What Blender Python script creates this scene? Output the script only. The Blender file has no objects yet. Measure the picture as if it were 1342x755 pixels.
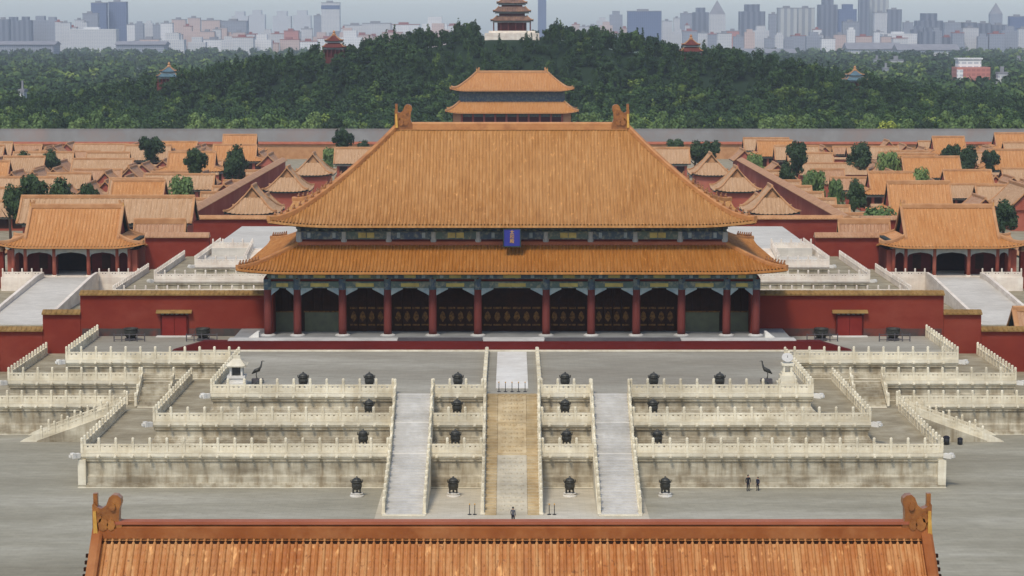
import bpy, math, random
import numpy as np
from mathutils import Vector
random.seed(7); RNG = np.random.default_rng(7)
S = bpy.context.scene; COL = S.collection
PI = math.pi; R = math.radians

# ------------------------------------------------------------------ camera, sky, sun, exposure
F = 3000.0; CX = 671.0; CY = 377.5; CAMZ = 46.4
PITCH = math.atan((CY - 42.0) / F)
cd = bpy.data.cameras.new('camera'); cam = bpy.data.objects.new('camera', cd); COL.objects.link(cam)
cam.location = (0, 0, CAMZ); cam.rotation_euler = (PI/2 - PITCH, 0, 0)
cd.sensor_width = 36; cd.lens = 36 * F / 1342; cd.clip_start = 1; cd.clip_end = 60000
S.camera = cam
S.render.resolution_x = 1024; S.render.resolution_y = 576
SUN_EL, SUN_AZ = 52, 200            # elevation, compass bearing (180 = behind the camera, south)
w = bpy.data.worlds.new('World'); S.world = w; w.use_nodes = True
nt = w.node_tree; bg = nt.nodes['Background']
sky = nt.nodes.new('ShaderNodeTexSky'); sky.sky_type = 'NISHITA'; sky.sun_disc = False
sky.sun_elevation = R(SUN_EL); sky.sun_rotation = R(SUN_AZ)
sky.air_density = 1.0; sky.dust_density = 1.2; sky.ozone_density = 1.0
hs = nt.nodes.new('ShaderNodeHueSaturation'); hs.inputs['Saturation'].default_value = 0.7
nt.links.new(sky.outputs[0], hs.inputs['Color']); tn = nt.nodes.new('ShaderNodeMix'); tn.data_type = 'RGBA'; tn.blend_type = 'MULTIPLY'; tn.inputs[0].default_value = 1; tn.inputs[7].default_value = (.91, .99, 1.09, 1)
nt.links.new(hs.outputs[0], tn.inputs[6]); nt.links.new(tn.outputs[2], bg.inputs[0])
bg.inputs[1].default_value = 0.14
sl = bpy.data.lights.new('sun', 'SUN'); sl.energy = 1.9; sl.angle = R(11); sl.color = (1, .90, .76)
so = bpy.data.objects.new('sun', sl); COL.objects.link(so)
az = R(SUN_AZ); el = R(SUN_EL)
sd = Vector((math.sin(az)*math.cos(el), math.cos(az)*math.cos(el), math.sin(el)))
so.rotation_euler = (-sd).to_track_quat('-Z', 'Y').to_euler(); so.location = (0, 0, 300)
vs = S.view_settings; vs.view_transform = 'Standard'; vs.look = 'None'; vs.gamma = 1
vs.use_curve_mapping = False; vs.exposure = 0.35
HAZE = 0.000085

# ------------------------------------------------------------------ helpers
def at(x, y, D):
    """world X, Z of the sight line through a photo pixel at northward distance D"""
    cp, sp = math.cos(PITCH), math.sin(PITCH)
    u = (x - CX)/F; v = -(y - CY)/F
    dy = cp + v*sp; dz = -sp + v*cp
    return u/dy*D, CAMZ + dz/dy*D

def lin(c):
    c = [x/255 for x in c]
    return tuple(x/12.92 if x <= .04045 else ((x+.055)/1.055)**2.4 for x in c) + (1,)

class MB:
    def __init__(s): s.v = []; s.f = []; s.m = []; s.n = 0
    def add(s, vs_, fs, mi=0):
        b = s.n; s.v.extend([tuple(p) for p in vs_]); s.n += len(vs_)
        for f in fs: s.f.append(tuple(i+b for i in f)); s.m.append(mi)
    def box(s, x0, x1, y0, y1, z0, z1, mi=0):
        s.add([(x0,y0,z0),(x1,y0,z0),(x1,y1,z0),(x0,y1,z0),(x0,y0,z1),(x1,y0,z1),(x1,y1,z1),(x0,y1,z1)],
              [(0,3,2,1),(4,5,6,7),(0,1,5,4),(1,2,6,5),(2,3,7,6),(3,0,4,7)], mi)
    def cbox(s, cx, cy, z0, sx, sy, sz, mi=0): s.box(cx-sx/2, cx+sx/2, cy-sy/2, cy+sy/2, z0, z0+sz, mi)
    def prism(s, poly, p0, p1, axis, mi=0):
        """2D polygon extruded along an axis; axis x: poly=(y,z), y: (x,z), z: (x,y)"""
        f = {'x': lambda a, b, c: (c, a, b), 'y': lambda a, b, c: (a, c, b), 'z': lambda a, b, c: (a, b, c)}[axis]
        n = len(poly)
        s.add([f(a, b, p0) for a, b in poly] + [f(a, b, p1) for a, b in poly],
              [tuple(range(n))[::-1], tuple(range(n, 2*n))] + [(i, (i+1) % n, n+(i+1) % n, n+i) for i in range(n)], mi)
    def lathe(s, cx, cy, prof, n=12, mi=0, closed=True):
        vs_ = []
        for r, z in prof:
            for k in range(n):
                a = 2*PI*k/n; vs_.append((cx+r*math.cos(a), cy+r*math.sin(a), z))
        fs = []
        for j in range(len(prof)-1):
            for k in range(n):
                fs.append((j*n+k, j*n+(k+1) % n, (j+1)*n+(k+1) % n, (j+1)*n+k))
        if closed:
            fs.append(tuple(range(n))[::-1]); fs.append(tuple(range((len(prof)-1)*n, len(prof)*n)))
        s.add(vs_, fs, mi)
    def tube(s, pts, rad, n=6, mi=0):
        pts = [Vector(p) for p in pts]
        rad = rad if hasattr(rad, '__len__') else [rad]*len(pts)
        vs_ = []
        for i, p in enumerate(pts):
            d = (pts[min(i+1, len(pts)-1)] - pts[max(i-1, 0)]).normalized()
            u = d.orthogonal().normalized() if abs(d.z) > .9 else d.cross(Vector((0,0,1))).normalized()
            q = d.cross(u)
            for k in range(n):
                a = 2*PI*k/n; vs_.append(p + rad[i]*(math.cos(a)*u + math.sin(a)*q))
        fs = [(j*n+k, j*n+(k+1) % n, (j+1)*n+(k+1) % n, (j+1)*n+k) for j in range(len(pts)-1) for k in range(n)]
        fs += [tuple(range(n))[::-1], tuple(range((len(pts)-1)*n, len(pts)*n))]
        s.add(vs_, fs, mi)
    def sweep(s, pts, wd, h, mi=0, drop=0.0):
        """box section swept along a polyline, standing h above it"""
        pts = [Vector(p) for p in pts]; vs_ = []
        for i, p in enumerate(pts):
            d = pts[min(i+1, len(pts)-1)] - pts[max(i-1, 0)]; d.z = 0
            q = Vector((-d.y, d.x, 0)); q = q.normalized() if q.length > 1e-6 else Vector((1,0,0))
            q *= wd/2
            for o, z in ((-1, -drop), (1, -drop), (1, h*.8), (.55, h), (-.55, h), (-1, h*.8)):
                vs_.append((p.x+q.x*o, p.y+q.y*o, p.z+z))
        n = 6
        fs = [(j*n+k, j*n+(k+1) % n, (j+1)*n+(k+1) % n, (j+1)*n+k) for j in range(len(pts)-1) for k in range(n)]
        fs += [tuple(range(n))[::-1], tuple(range((len(pts)-1)*n, len(pts)*n))]
        s.add(vs_, fs, mi)
    def grid(s, A, mi=0):
        nu, nv = A.shape[:2]
        idx = np.arange(nu*nv).reshape(nu, nv)
        f = np.stack([idx[:-1,:-1], idx[1:,:-1], idx[1:,1:], idx[:-1,1:]], -1).reshape(-1, 4)
        s.add(A.reshape(-1, 3).tolist(), f.tolist(), mi)
    def build(s, name, mats, parent=None, smooth=False):
        mats = mats if isinstance(mats, (list, tuple)) else [mats]
        me = bpy.data.meshes.new(name)
        o_ = Vector((0,0,0)); q = parent
        while q is not None: o_ += q.location; q = q.parent
        V = [(x-o_.x, y-o_.y, z-o_.z) for x, y, z in s.v]
        me.from_pydata(V, [], s.f)
        for m in mats: me.materials.append(m)
        if len(mats) > 1: me.polygons.foreach_set('material_index', s.m)
        if smooth: me.polygons.foreach_set('use_smooth', [True]*len(s.f))
        me.update()
        ob = bpy.data.objects.new(name, me); COL.objects.link(ob)
        if parent is not None: ob.parent = parent
        return ob

def tag(o, label=None, cat=None, group=None, kind=None):
    if label: o['label'] = label
    if cat: o['category'] = cat
    if group: o['group'] = group
    if kind: o['kind'] = kind
    return o
def thing(name, label, cat, loc=(0,0,0), rz=0, group=None):
    o = bpy.data.objects.new(name, None); COL.objects.link(o)
    o.location = loc; o.rotation_euler = (0, 0, rz); o.empty_display_size = .5
    return tag(o, label, cat, group)
def copy_tree(o, parent=None):
    c = o.copy(); COL.objects.link(c); c.parent = parent
    for ch in list(o.children): copy_tree(ch, c)
    return c
def place(proto, used, loc, rz, label, cat=None, group=None, scale=None):
    """first use takes the prototype itself, later uses a copy of it and of its parts"""
    o = proto if not used[0] else copy_tree(proto)
    used[0] = True
    o.location = loc; o.rotation_euler = (0, 0, rz)
    if scale: o.scale = scale if hasattr(scale, '__len__') else (scale,)*3
    return tag(o, label, cat, group)

# ------------------------------------------------------------------ materials
def new_mat(name):
    m = bpy.data.materials.new(name); m.use_nodes = True
    return m, m.node_tree, m.node_tree.nodes['Principled BSDF']
def N(t, kind, **kw):
    n = t.nodes.new(kind)
    for k, v in kw.items(): setattr(n, k, v)
    return n
def pos_vec(t, stretch=(1,1,1), coord='pos'):
    g = N(t, 'ShaderNodeNewGeometry') if coord == 'pos' else N(t, 'ShaderNodeTexCoord')
    mp = N(t, 'ShaderNodeMapping'); mp.inputs['Scale'].default_value = stretch
    t.links.new(g.outputs['Position' if coord == 'pos' else 'Object'], mp.inputs['Vector'])
    return mp.outputs[0]
def noise(t, vec, scale, detail=4, rough=.6):
    n = N(t, 'ShaderNodeTexNoise'); n.inputs['Scale'].default_value = scale
    n.inputs['Detail'].default_value = detail; n.inputs['Roughness'].default_value = rough
    t.links.new(vec, n.inputs['Vector']); return n.outputs['Fac']
def ramp(t, fac, stops):
    r = N(t, 'ShaderNodeValToRGB'); e = r.color_ramp.elements
    while len(e) < len(stops): e.new(.5)
    for q, (p, c) in zip(e, stops):
        q.position = p; q.color = c if len(c) == 4 else lin(c)
    t.links.new(fac, r.inputs[0]); return r.outputs[0]
def mix(t, fac, a, b, mode='MIX'):
    m = N(t, 'ShaderNodeMix', data_type='RGBA', blend_type=mode)
    for sck, v in ((m.inputs[0], fac), (m.inputs[6], a), (m.inputs[7], b)):
        if hasattr(v, 'links') or isinstance(v, bpy.types.NodeSocket): t.links.new(v, sck)
        else: sck.default_value = v
    return m.outputs[2]
def bump(t, b, h, strength=.3, dist=.1):
    n = N(t, 'ShaderNodeBump'); n.inputs['Strength'].default_value = strength; n.inputs['Distance'].default_value = dist
    t.links.new(h, n.inputs['Height']); t.links.new(n.outputs[0], b.inputs['Normal'])
def plain(name, c1, c2=None, scale=1.0, rough=.7, stretch=(1,1,1), c3=None, scale2=None, st2=(1,1,1), amt=.6, bmp=.2, metal=0, lo=.3, hi=.7):
    m, t, b = new_mat(name)
    c2 = c2 or tuple(int(x*.85) for x in c1)
    v = pos_vec(t, stretch); f = noise(t, v, scale, 5)
    c = ramp(t, f, [(lo, c1), (hi, c2)])
    if c3:
        f2 = noise(t, pos_vec(t, st2), scale2 or scale*.3, 5, .65)
        k = ramp(t, f2, [(.48, (0,0,0,1)), (.68, (amt,amt,amt,1))])
        c = mix(t, k, c, lin(c3))
    t.links.new(c, b.inputs['Base Color'])
    b.inputs['Roughness'].default_value = rough; b.inputs['Metallic'].default_value = metal
    if rough >= .55: b.inputs['Specular IOR Level'].default_value = .12
    if bmp: bump(t, b, f, bmp, .05)
    return m

M = {}
def tile_mat(name, ca, cb, cc, rough=.42, seam=3.0):
    m, t, b = new_mat(name)
    f = noise(t, pos_vec(t, (2.6, .35, .35)), 1.0, 4)
    c = ramp(t, f, [(.28, ca), (.5, cb), (.75, cc)])
    f2 = noise(t, pos_vec(t), .16, 4)
    c = mix(t, ramp(t, f2, [(.35, (0,0,0,1)), (.75, (.5,.5,.5,1))]), c, lin(cc))
    f3 = noise(t, pos_vec(t, (3, 2.2, 2.2)), 1.6, 2)
    c = mix(t, ramp(t, f3, [(.62, (0,0,0,1)), (.74, (.65,.65,.65,1))]), c, lin(tuple(int(x*.62) for x in ca)))
    f4 = noise(t, pos_vec(t, (3, 1.2, 1.2)), 1.1, 2)
    c = mix(t, ramp(t, f4, [(.62, (0,0,0,1)), (.74, (.7,.7,.7,1))]), c, lin(tuple(min(255, int(x*1.22)) for x in cc)))
    t.links.new(c, b.inputs['Base Color']); b.inputs['Roughness'].default_value = rough
    b.inputs['Specular IOR Level'].default_value = .35
    wv = N(t, 'ShaderNodeTexWave', wave_type='BANDS', bands_direction='Y'); wv.inputs['Scale'].default_value = seam*.314
    wv.inputs['Distortion'].default_value = .4
    t.links.new(pos_vec(t), wv.inputs['Vector']); bump(t, b, wv.outputs['Fac'], .35, .05)
    return m
M['tile_main'] = tile_mat('glazed_tile_gold', (146,97,46), (165,114,58), (184,138,86))
M['tile_low'] = tile_mat('glazed_tile_amber', (138,84,30), (158,100,40), (174,122,66))
M['tile_gate'] = tile_mat('glazed_tile_rust', (142,80,34), (164,98,43), (190,142,90), .6)
M['tile_side'] = tile_mat('glazed_tile_orange', (162,104,50), (176,118,62), (186,136,86))
M['tile_far'] = tile_mat('glazed_tile_hazed', (150,104,70), (164,120,84), (176,138,106), .6)  # tan-pink cast of distance haze put into the tile colour
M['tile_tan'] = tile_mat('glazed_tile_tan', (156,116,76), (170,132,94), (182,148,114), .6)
M['ridge_main'] = plain('ridge_glaze_gold', (188,132,76), (168,108,58), .8, .5, c3=(140,86,44), scale2=.5)
M['ridge_gate'] = plain('ridge_glaze_rust', (152,92,50), (132,74,38), .9, .65, c3=(172,118,74), scale2=.4)
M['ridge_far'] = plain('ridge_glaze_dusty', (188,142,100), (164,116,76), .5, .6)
M['ridge_red'] = plain('ridge_band_red', (164,98,72), (146,82,58), .5, .65)
M['ornament'] = plain('ornament_glaze_brown', (150,94,42), (116,68,30), 2.0, .4, c3=(180,122,56), scale2=1.2)
M['gilt'] = plain('gilded_metal', (228,180,92), (204,150,66), 2, .35, metal=.4, bmp=0)
M['gold'] = plain('gold_paint', (186,168,84), (150,128,58), 1.2, .45, bmp=0)
M['gold_dull'] = plain('worn_gold_carving', (118,82,38), (68,42,20), 2.5, .6, bmp=0, lo=.4, hi=.62)
M['red_wall'] = plain('red_plaster', (126,52,38), (112,42,31), .18, .95, c3=(140,72,56), scale2=.1, amt=.5, st2=(1,1,2))
M['stained'] = plain('stained_red_plaster', (112,62,52), (74,68,64), .35, .95, c3=(56,52,50), scale2=.8, st2=(1,1,.6), lo=.4, hi=.6)
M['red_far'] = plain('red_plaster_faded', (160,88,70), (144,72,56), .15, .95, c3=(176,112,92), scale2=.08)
M['red_col'] = plain('red_lacquer', (108,52,45), (94,44,38), .8, .65, stretch=(1,1,.3))
M['red_dark'] = plain('dark_red_lacquer', (84,28,22), (68,20,16), .8, .7)
M['red_skirt'] = plain('red_boarding', (96,30,26), (82,24,22), .4, .7, stretch=(.3,1,1))
M['door_red'] = plain('red_gate_paint', (124,42,34), (108,34,28), .6, .55)
M['soffit'] = plain('painted_eaves_green', (52,66,60), (40,50,52), 1.5, .7, bmp=0)
M['beam_blue'] = plain('painted_beam_blue', (72,82,100), (72,90,90), .9, .6, bmp=0, c3=(134,134,122), scale2=1.8, amt=.85)
M['beam_green'] = plain('painted_beam_green', (90,106,94), (78,90,92), .9, .6, bmp=0, c3=(150,144,120), scale2=1.8, amt=.85)
M['beam_pale'] = plain('painted_bracket_pale', (160,168,162), (120,136,142), 1.6, .65, bmp=0)
M['beam_grey'] = plain('painted_beam_greywhite', (176,174,164), (142,146,144), 1.2, .7, bmp=0)
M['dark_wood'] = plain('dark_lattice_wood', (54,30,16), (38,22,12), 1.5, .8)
M['sill'] = plain('green_glazed_sill', (78,82,52), (62,62,42), 1.2, .5)
M['plaque'] = plain('plaque_blue', (38,44,140), (30,34,116), .8, .5, bmp=0)
M['grey_stone'] = plain('grey_paving_edge', (150,150,146), (122,122,120), .4, .8)
M['dark_stone'] = plain('dark_grey_stone', (92,88,88), (74,70,72), .5, .8)
M['tile_cap'] = plain('olive_tile_coping', (152,122,74), (132,100,56), .5, .7, c3=(96,74,42), scale2=.9)
M['bronze'] = plain('dark_bronze', (74,72,64), (48,47,42), 3, .5, metal=.4)
M['brick_grey'] = plain('grey_brick_rampart', (140,138,134), (120,116,112), .12, .9, c3=(152,132,122), scale2=.06)
M['black'] = plain('black_plastic', (30,30,32), (22,22,24), 2, .5)
M['cloth_dark'] = plain('dark_cloth', (44,44,52), (34,34,40), 6, .9)
M['skin'] = plain('skin', (190,140,112), (178,128,100), 6, .6, bmp=0)
M['trunk'] = plain('bark', (74,62,50), (56,46,38), 2, .9)

def marble(name, ca, cb, stain, amt, rough=.75):
    """weathered marble: blocks, vertical run-off streaks and blotches"""
    m, t, b = new_mat(name)
    f = noise(t, pos_vec(t, (.5,.5,.9)), .9, 5)
    c = ramp(t, f, [(.3, ca), (.7, cb)])
    st = noise(t, pos_vec(t, (.9,.9,.10)), 1.1, 5, .7)
    c = mix(t, ramp(t, st, [(.42, (0,0,0,1)), (.66, (amt,amt,amt,1))]), c, lin(stain))
    bl = noise(t, pos_vec(t, (.16,.16,.5)), 1.0, 5, .65)
    c = mix(t, ramp(t, bl, [(.42, (0,0,0,1)), (.66, (amt*.9,)*3+(1,))]), c, lin(tuple(int(x*.72) for x in stain)))
    t.links.new(c, b.inputs['Base Color']); b.inputs['Roughness'].default_value = rough; b.inputs['Specular IOR Level'].default_value = .2
    bump(t, b, f, .25, .06); return m
M['marble'] = marble('white_marble', (232,224,202), (218,208,182), (186,168,132), .45)
M['marble_wall'] = marble('weathered_marble_wall', (198,189,166), (178,168,144), (126,108,78), .75)
M['marble_rail'] = marble('bright_marble_rail', (238,228,202), (224,213,186), (190,172,136), .5)
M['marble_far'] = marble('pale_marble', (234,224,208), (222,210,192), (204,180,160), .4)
M['marble_grey'] = marble('grey_marble_steps', (204,200,192), (190,186,178), (170,164,152), .4)
M['marble_tan'] = marble('tan_marble_steps', (202,184,148), (190,168,128), (168,140,96), .6)
M['marble_fade'] = marble('worn_tan_grey_marble', (196,184,158), (186,176,154), (168,156,132), .6)
M['marble_white'] = marble('bright_marble', (224,220,210), (212,206,194), (200,190,172), .3)

def paving(name, ca, cb, cc, stretch, scale):
    m, t, b = new_mat(name)
    f = noise(t, pos_vec(t, stretch), scale, 6, .62)
    c = ramp(t, f, [(.3, ca), (.52, cb), (.74, cc)])
    f2 = noise(t, pos_vec(t, (.5,1.1,1)), .9, 5, .7)
    c = mix(t, ramp(t, f2, [(.4, (0,0,0,1)), (.75, (.35,.35,.35,1))]), c, lin(tuple(int(x*.8) for x in ca)))
    br = N(t, 'ShaderNodeTexBrick'); br.inputs['Scale'].default_value = 1.0
    br.inputs['Color1'].default_value = (1,1,1,1); br.inputs['Color2'].default_value = (.86,.86,.86,1); br.inputs['Mortar'].default_value = (.7,.7,.7,1)
    br.inputs['Mortar Size'].default_value = .02; br.inputs['Brick Width'].default_value = 1.2; br.inputs['Row Height'].default_value = .6
    t.links.new(pos_vec(t), br.inputs['Vector'])
    c = mix(t, .6, c, br.outputs['Color'], 'MULTIPLY')
    t.links.new(c, b.inputs['Base Color']); b.inputs['Roughness'].default_value = .85; b.inputs['Specular IOR Level'].default_value = .15
    return m
M['court'] = paving('courtyard_brick', (132,125,106), (156,150,131), (180,174,157), (.02,.1,1), 1.0)
M['deck'] = paving('terrace_paving', (140,132,116), (156,150,134), (180,174,158), (.03,.10,1), 1.0)
M['deck_side'] = paving('tier_paving', (132,120,96), (158,147,122), (182,172,148), (.3,.4,1), 1.0)
M['path'] = paving('light_stone_path', (178,166,142), (192,182,160), (204,196,178), (.08,.1,1), 1.0)
M['lane'] = paving('pale_lane_paving', (186,178,164), (200,193,180), (212,205,192), (.06,.06,1), 1.0)
M['earth'] = plain('dark_earth', (86,90,74), (70,76,60), .01, .95, bmp=0)
M['hill'] = plain('hill_soil', (38,54,34), (30,44,28), .05, .95, bmp=0)

def leaf_mat(name, ca, cb, cc, attr=False):
    m, t, b = new_mat(name)
    f = noise(t, pos_vec(t), .5, 3)
    if attr:
        a = N(t, 'ShaderNodeAttribute', attribute_name='tint')
        mm = N(t, 'ShaderNodeMath', operation='ADD'); t.links.new(a.outputs['Fac'], mm.inputs[0])
        m2 = N(t, 'ShaderNodeMath', operation='MULTIPLY'); t.links.new(f, m2.inputs[0]); m2.inputs[1].default_value = .35
        t.links.new(m2.outputs[0], mm.inputs[1]); f = mm.outputs[0]
        stops = [(.1, ca), (.55, cb), (1.0, cc)]
    else:
        oi = N(t, 'ShaderNodeObjectInfo')
        mm = N(t, 'ShaderNodeMath', operation='MULTIPLY_ADD'); t.links.new(oi.outputs['Random'], mm.inputs[0]); mm.inputs[1].default_value = .35
        t.links.new(f, mm.inputs[2]); f = mm.outputs[0]; stops = [(.3, ca), (.6, cb), (.95, cc)]
    t.links.new(ramp(t, f, stops), b.inputs['Base Color'])
    b.inputs['Roughness'].default_value = .65; b.inputs['Specular IOR Level'].default_value = .2
    return m
M['leaf_dark'] = leaf_mat('cypress_leaves', (34,52,30), (46,64,36), (64,82,46))
M['leaf_light'] = leaf_mat('broad_leaves', (70,92,52), (88,110,60), (112,130,72))
M['leaf_yellow'] = leaf_mat('yellow_green_leaves', (128,140,50), (150,158,62), (168,172,80))
M['leaf_wood'] = leaf_mat('forest_leaves', (34,54,28), (58,82,36), (116,132,56), True)

def facade(name, wall, glass, floor=3.6, bay=4.0, ratio=.5, vert=False):
    """city facade: window rows and mullions at real storey height"""
    m, t, b = new_mat(name)
    g = N(t, 'ShaderNodeNewGeometry'); sx = N(t, 'ShaderNodeSeparateXYZ'); t.links.new(g.outputs['Position'], sx.inputs[0])
    def saw(sock, per, thr):
        a = N(t, 'ShaderNodeMath', operation='DIVIDE'); t.links.new(sock, a.inputs[0]); a.inputs[1].default_value = per
        f = N(t, 'ShaderNodeMath', operation='FRACT'); t.links.new(a.outputs[0], f.inputs[0])
        c = N(t, 'ShaderNodeMath', operation='LESS_THAN'); t.links.new(f.outputs[0], c.inputs[0]); c.inputs[1].default_value = thr
        return c.outputs[0]
    ad = N(t, 'ShaderNodeMath', operation='ADD'); t.links.new(sx.outputs[0], ad.inputs[0]); t.links.new(sx.outputs[1], ad.inputs[1])
    k = N(t, 'ShaderNodeMath', operation='MULTIPLY')
    t.links.new(saw(sx.outputs[2], floor, .95 if vert else ratio+.1), k.inputs[0]); t.links.new(saw(ad.outputs[0], bay*(2.2 if vert else 1), ratio if vert else .75), k.inputs[1])
    c = mix(t, k.outputs[0], lin(wall), lin(glass))
    f = noise(t, pos_vec(t), .03, 3)
    c = mix(t, ramp(t, f, [(.3, (0,0,0,1)), (.8, (.4,.4,.4,1))]), c, lin(tuple(int(x*.82) for x in wall)))
    t.links.new(c, b.inputs['Base Color']); b.inputs['Roughness'].default_value = .6
    return m
M['f_blue'] = facade('blue_glass_facade', (92,106,136), (62,78,112), 3.8, 5, .6)
M['f_grey'] = facade('grey_facade', (150,152,158), (104,110,122), 3.4, 4, .5)
M['f_dark'] = facade('dark_grey_facade', (112,116,126), (72,80,96), 3.4, 6, .5, True)
M['f_pale'] = facade('pale_facade', (206,202,196), (150,154,162), 3.2, 4, .45)
M['f_pink'] = facade('pinkish_facade', (204,178,164), (160,138,132), 3.2, 4, .45)
M['f_white'] = facade('white_facade', (226,222,216), (176,176,180), 3.4, 5, .4)
M['f_beige'] = facade('beige_striped_facade', (176,176,170), (128,132,138), 3.2, 7, .5, True)
M['f_red'] = facade('salmon_facade', (186,118,102), (162,98,88), 3.6, 4, .45)
M['f_roof'] = plain('city_roof_grey', (140,138,140), (120,120,124), .1, .8, bmp=0)
M['f_roof_red'] = plain('city_roof_red', (150,84,72), (132,72,64), .1, .8, bmp=0)
M['f_roof_pale'] = plain('city_roof_pale', (216,214,210), (200,198,196), .1, .8, bmp=0)
M['pav_roof'] = plain('pavilion_roof_brown', (120,92,78), (98,74,62), .6, .6, c3=(150,116,90), scale2=.4)
M['pav_green'] = plain('pavilion_roof_bluegreen', (92,116,124), (76,98,108), .6, .6)
M['pav_red'] = plain('pavilion_red', (104,52,44), (88,42,36), .6, .7)

# ------------------------------------------------------------------ ground, courtyard, lanes
def sheet(name, x0, x1, y0, y1, z, m, parent=None, kind='structure'):
    b = MB(); b.add([(x0,y0,z),(x1,y0,z),(x1,y1,z),(x0,y1,z)], [(0,1,2,3)])
    o = b.build(name, m, parent)
    if parent is None: tag(o, kind=kind)
    return o
sheet('ground', -14000, 14000, -300, 26000, 0, M['earth'])
sheet('courtyard', -150, 150, 20, 356, .004, M['court'])
sheet('palace_yard', -420, 420, 356, 862, .004, M['deck_side'])
sheet('stone_path', -8.2, 8.2, 120, 230.2, .008, M['path'])
sheet('courtyard_paving', -13.2, 13.2, 205, 229.9, .006, M['path'])

# ------------------------------------------------------------------ roof builder
PROF = ((0, 0), (.24, 0), (.36, .75), (.5, 1), (.64, .75), (.76, 0))
def cols(lo, hi, pitch, coarse=10):
    """positions across a slope and the tile-row relief there"""
    if not pitch:
        return np.linspace(lo, hi, coarse), np.zeros(coarse)
    n = max(1, int(round((hi-lo)/pitch))); p = (hi-lo)/n
    xs = [lo + (k+u)*p for k in range(n) for u, _ in PROF] + [hi]
    hs = [h for k in range(n) for _, h in PROF] + [0]
    return np.array(xs), np.array(hs)
class Roof:
    """curved Chinese roof; plan a x b (half sizes) about (cx, cy); v runs 0 at the eave to 1 at the top"""
    def __init__(s, cx, cy, a, b, ry, rx, vg, ze, zr, e=1.38, lift=.7, LR=7.0):
        s.__dict__.update(locals())
        s.rh = a - rx*vg
    def z(s, X, Y, v):
        d = (s.a - np.abs(X)) + (s.b - np.abs(Y))
        return s.ze + (s.zr - s.ze)*np.clip(v, 0, 1)**s.e + s.lift*np.clip(1 - d/s.LR, 0, 1)**2
    def slope(s, mb, which, pitch, amp, nv, dz=0.0, mi=0, coarse=10):
        t = np.linspace(0, 1, nv)
        if which in 'NS':
            sg = -1 if which == 'S' else 1
            segs = [(-s.rh, s.rh, None)] if s.rh > 0.05 else []
            segs += [(-s.a, -s.rh, 1), (s.rh, s.a, 1)]
            for lo, hi, hip in segs:
                xs, hs = cols(lo, hi, pitch, coarse)
                vm = np.clip((s.a - np.abs(xs))/s.rx, 0, s.vg) if hip else np.ones_like(xs)
                v = vm[:, None]*t[None]
                X = np.repeat(xs[:, None], nv, 1); Y = sg*(s.b - s.ry*v)
                Z = s.z(X, Y, v) + amp*hs[:, None] + dz
                mb.grid(np.stack([X + s.cx, Y + s.cy, Z], -1), mi)
        else:
            sg = -1 if which == 'W' else 1
            ys, hs = cols(-s.b, s.b, pitch, coarse)
            vm = np.minimum(s.vg, np.clip((s.b - np.abs(ys))/s.ry, 0, 1))
            v = vm[:, None]*t[None]
            Y = np.repeat(ys[:, None], nv, 1); X = sg*(s.a - s.rx*v)
            Z = s.z(X, Y, v) + amp*hs[:, None] + dz
            mb.grid(np.stack([X + s.cx, Y + s.cy, Z], -1), mi)
    def hip(s, sx, sy, n=16, v1=None, dz=0.0):
        out = []
        for t in np.linspace(0, v1 or s.vg, n):
            X = sx*(s.a - s.rx*t); Y = sy*(s.b - s.ry*t)
            out.append((X + s.cx, Y + s.cy, float(s.z(np.array(X), np.array(Y), t)) + dz))
        return out
    def eave(s, side, n=40, dz=0.0):
        out = []
        for t in np.linspace(-1, 1, n):
            X, Y = {'S': (t*s.a, -s.b), 'N': (t*s.a, s.b), 'W': (-s.a, t*s.b), 'E': (s.a, t*s.b)}[side]
            out.append((X + s.cx, Y + s.cy, float(s.z(np.array(X), np.array(Y), 0)) + dz))
        return out
    def front_line(s, x, n=12, dz=0.0, v0=0.0, sg=-1):
        """line up the front slope at constant x (gable ridges)"""
        return [(x + s.cx, sg*(s.b - s.ry*t) + s.cy, float(s.z(np.array(x), np.array(sg*(s.b - s.ry*t)), t)) + dz) for t in np.linspace(v0, 1, n)]

CHIWEN = ((0,0),(0,.76),(.06,.82),(.16,.7),(.3,.66),(.46,.74),(.56,.93),(.68,1),(.84,.99),(.95,.92),(.97,.8),(.9,.66),(.88,.4),(1,.2),(1,0))
def chiwen(name, x, y, z, h, inward, m, parent, thick=None, sword=True):
    b = MB(); th = thick or h*.28; wd = h*.72
    b.prism([(x + inward*u*wd, z + q*h) for u, q in CHIWEN], y - th/2, y + th/2, 'y')
    for k, (u, q, r) in enumerate(((.36,.3,.17),(.62,.28,.14),(.2,.45,.12),(.68,.72,.1))):   # scrolls in relief
        b.prism([(x + inward*(u + r*math.cos(a))*wd, z + (q + r*math.sin(a))*h) for a in np.linspace(0, 2*PI, 9)[:-1]], y - th/2 - .06*h, y + th/2 + .06*h, 'y')
    o = b.build(name, m, parent)
    if sword:
        c = MB(); c.cbox(x + inward*.09*wd, y, z + .62*h, .1*h, th*.5, .4*h)
        c.build('sword_hilt', M['ornament'], o)
        c = MB(); x0 = x + inward*.09*wd
        c.prism([(x0-.035*h, z+.62*h), (x0+.035*h, z+.62*h), (x0+.07*h, z+.06*h), (x0-.03*h, z+.06*h)], y - th/2 - .09*h, y - th/2 - .01*h, 'y')
        c.build('gilded_hook', M['gilt'], o)
    return o
BEAST = None
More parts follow.
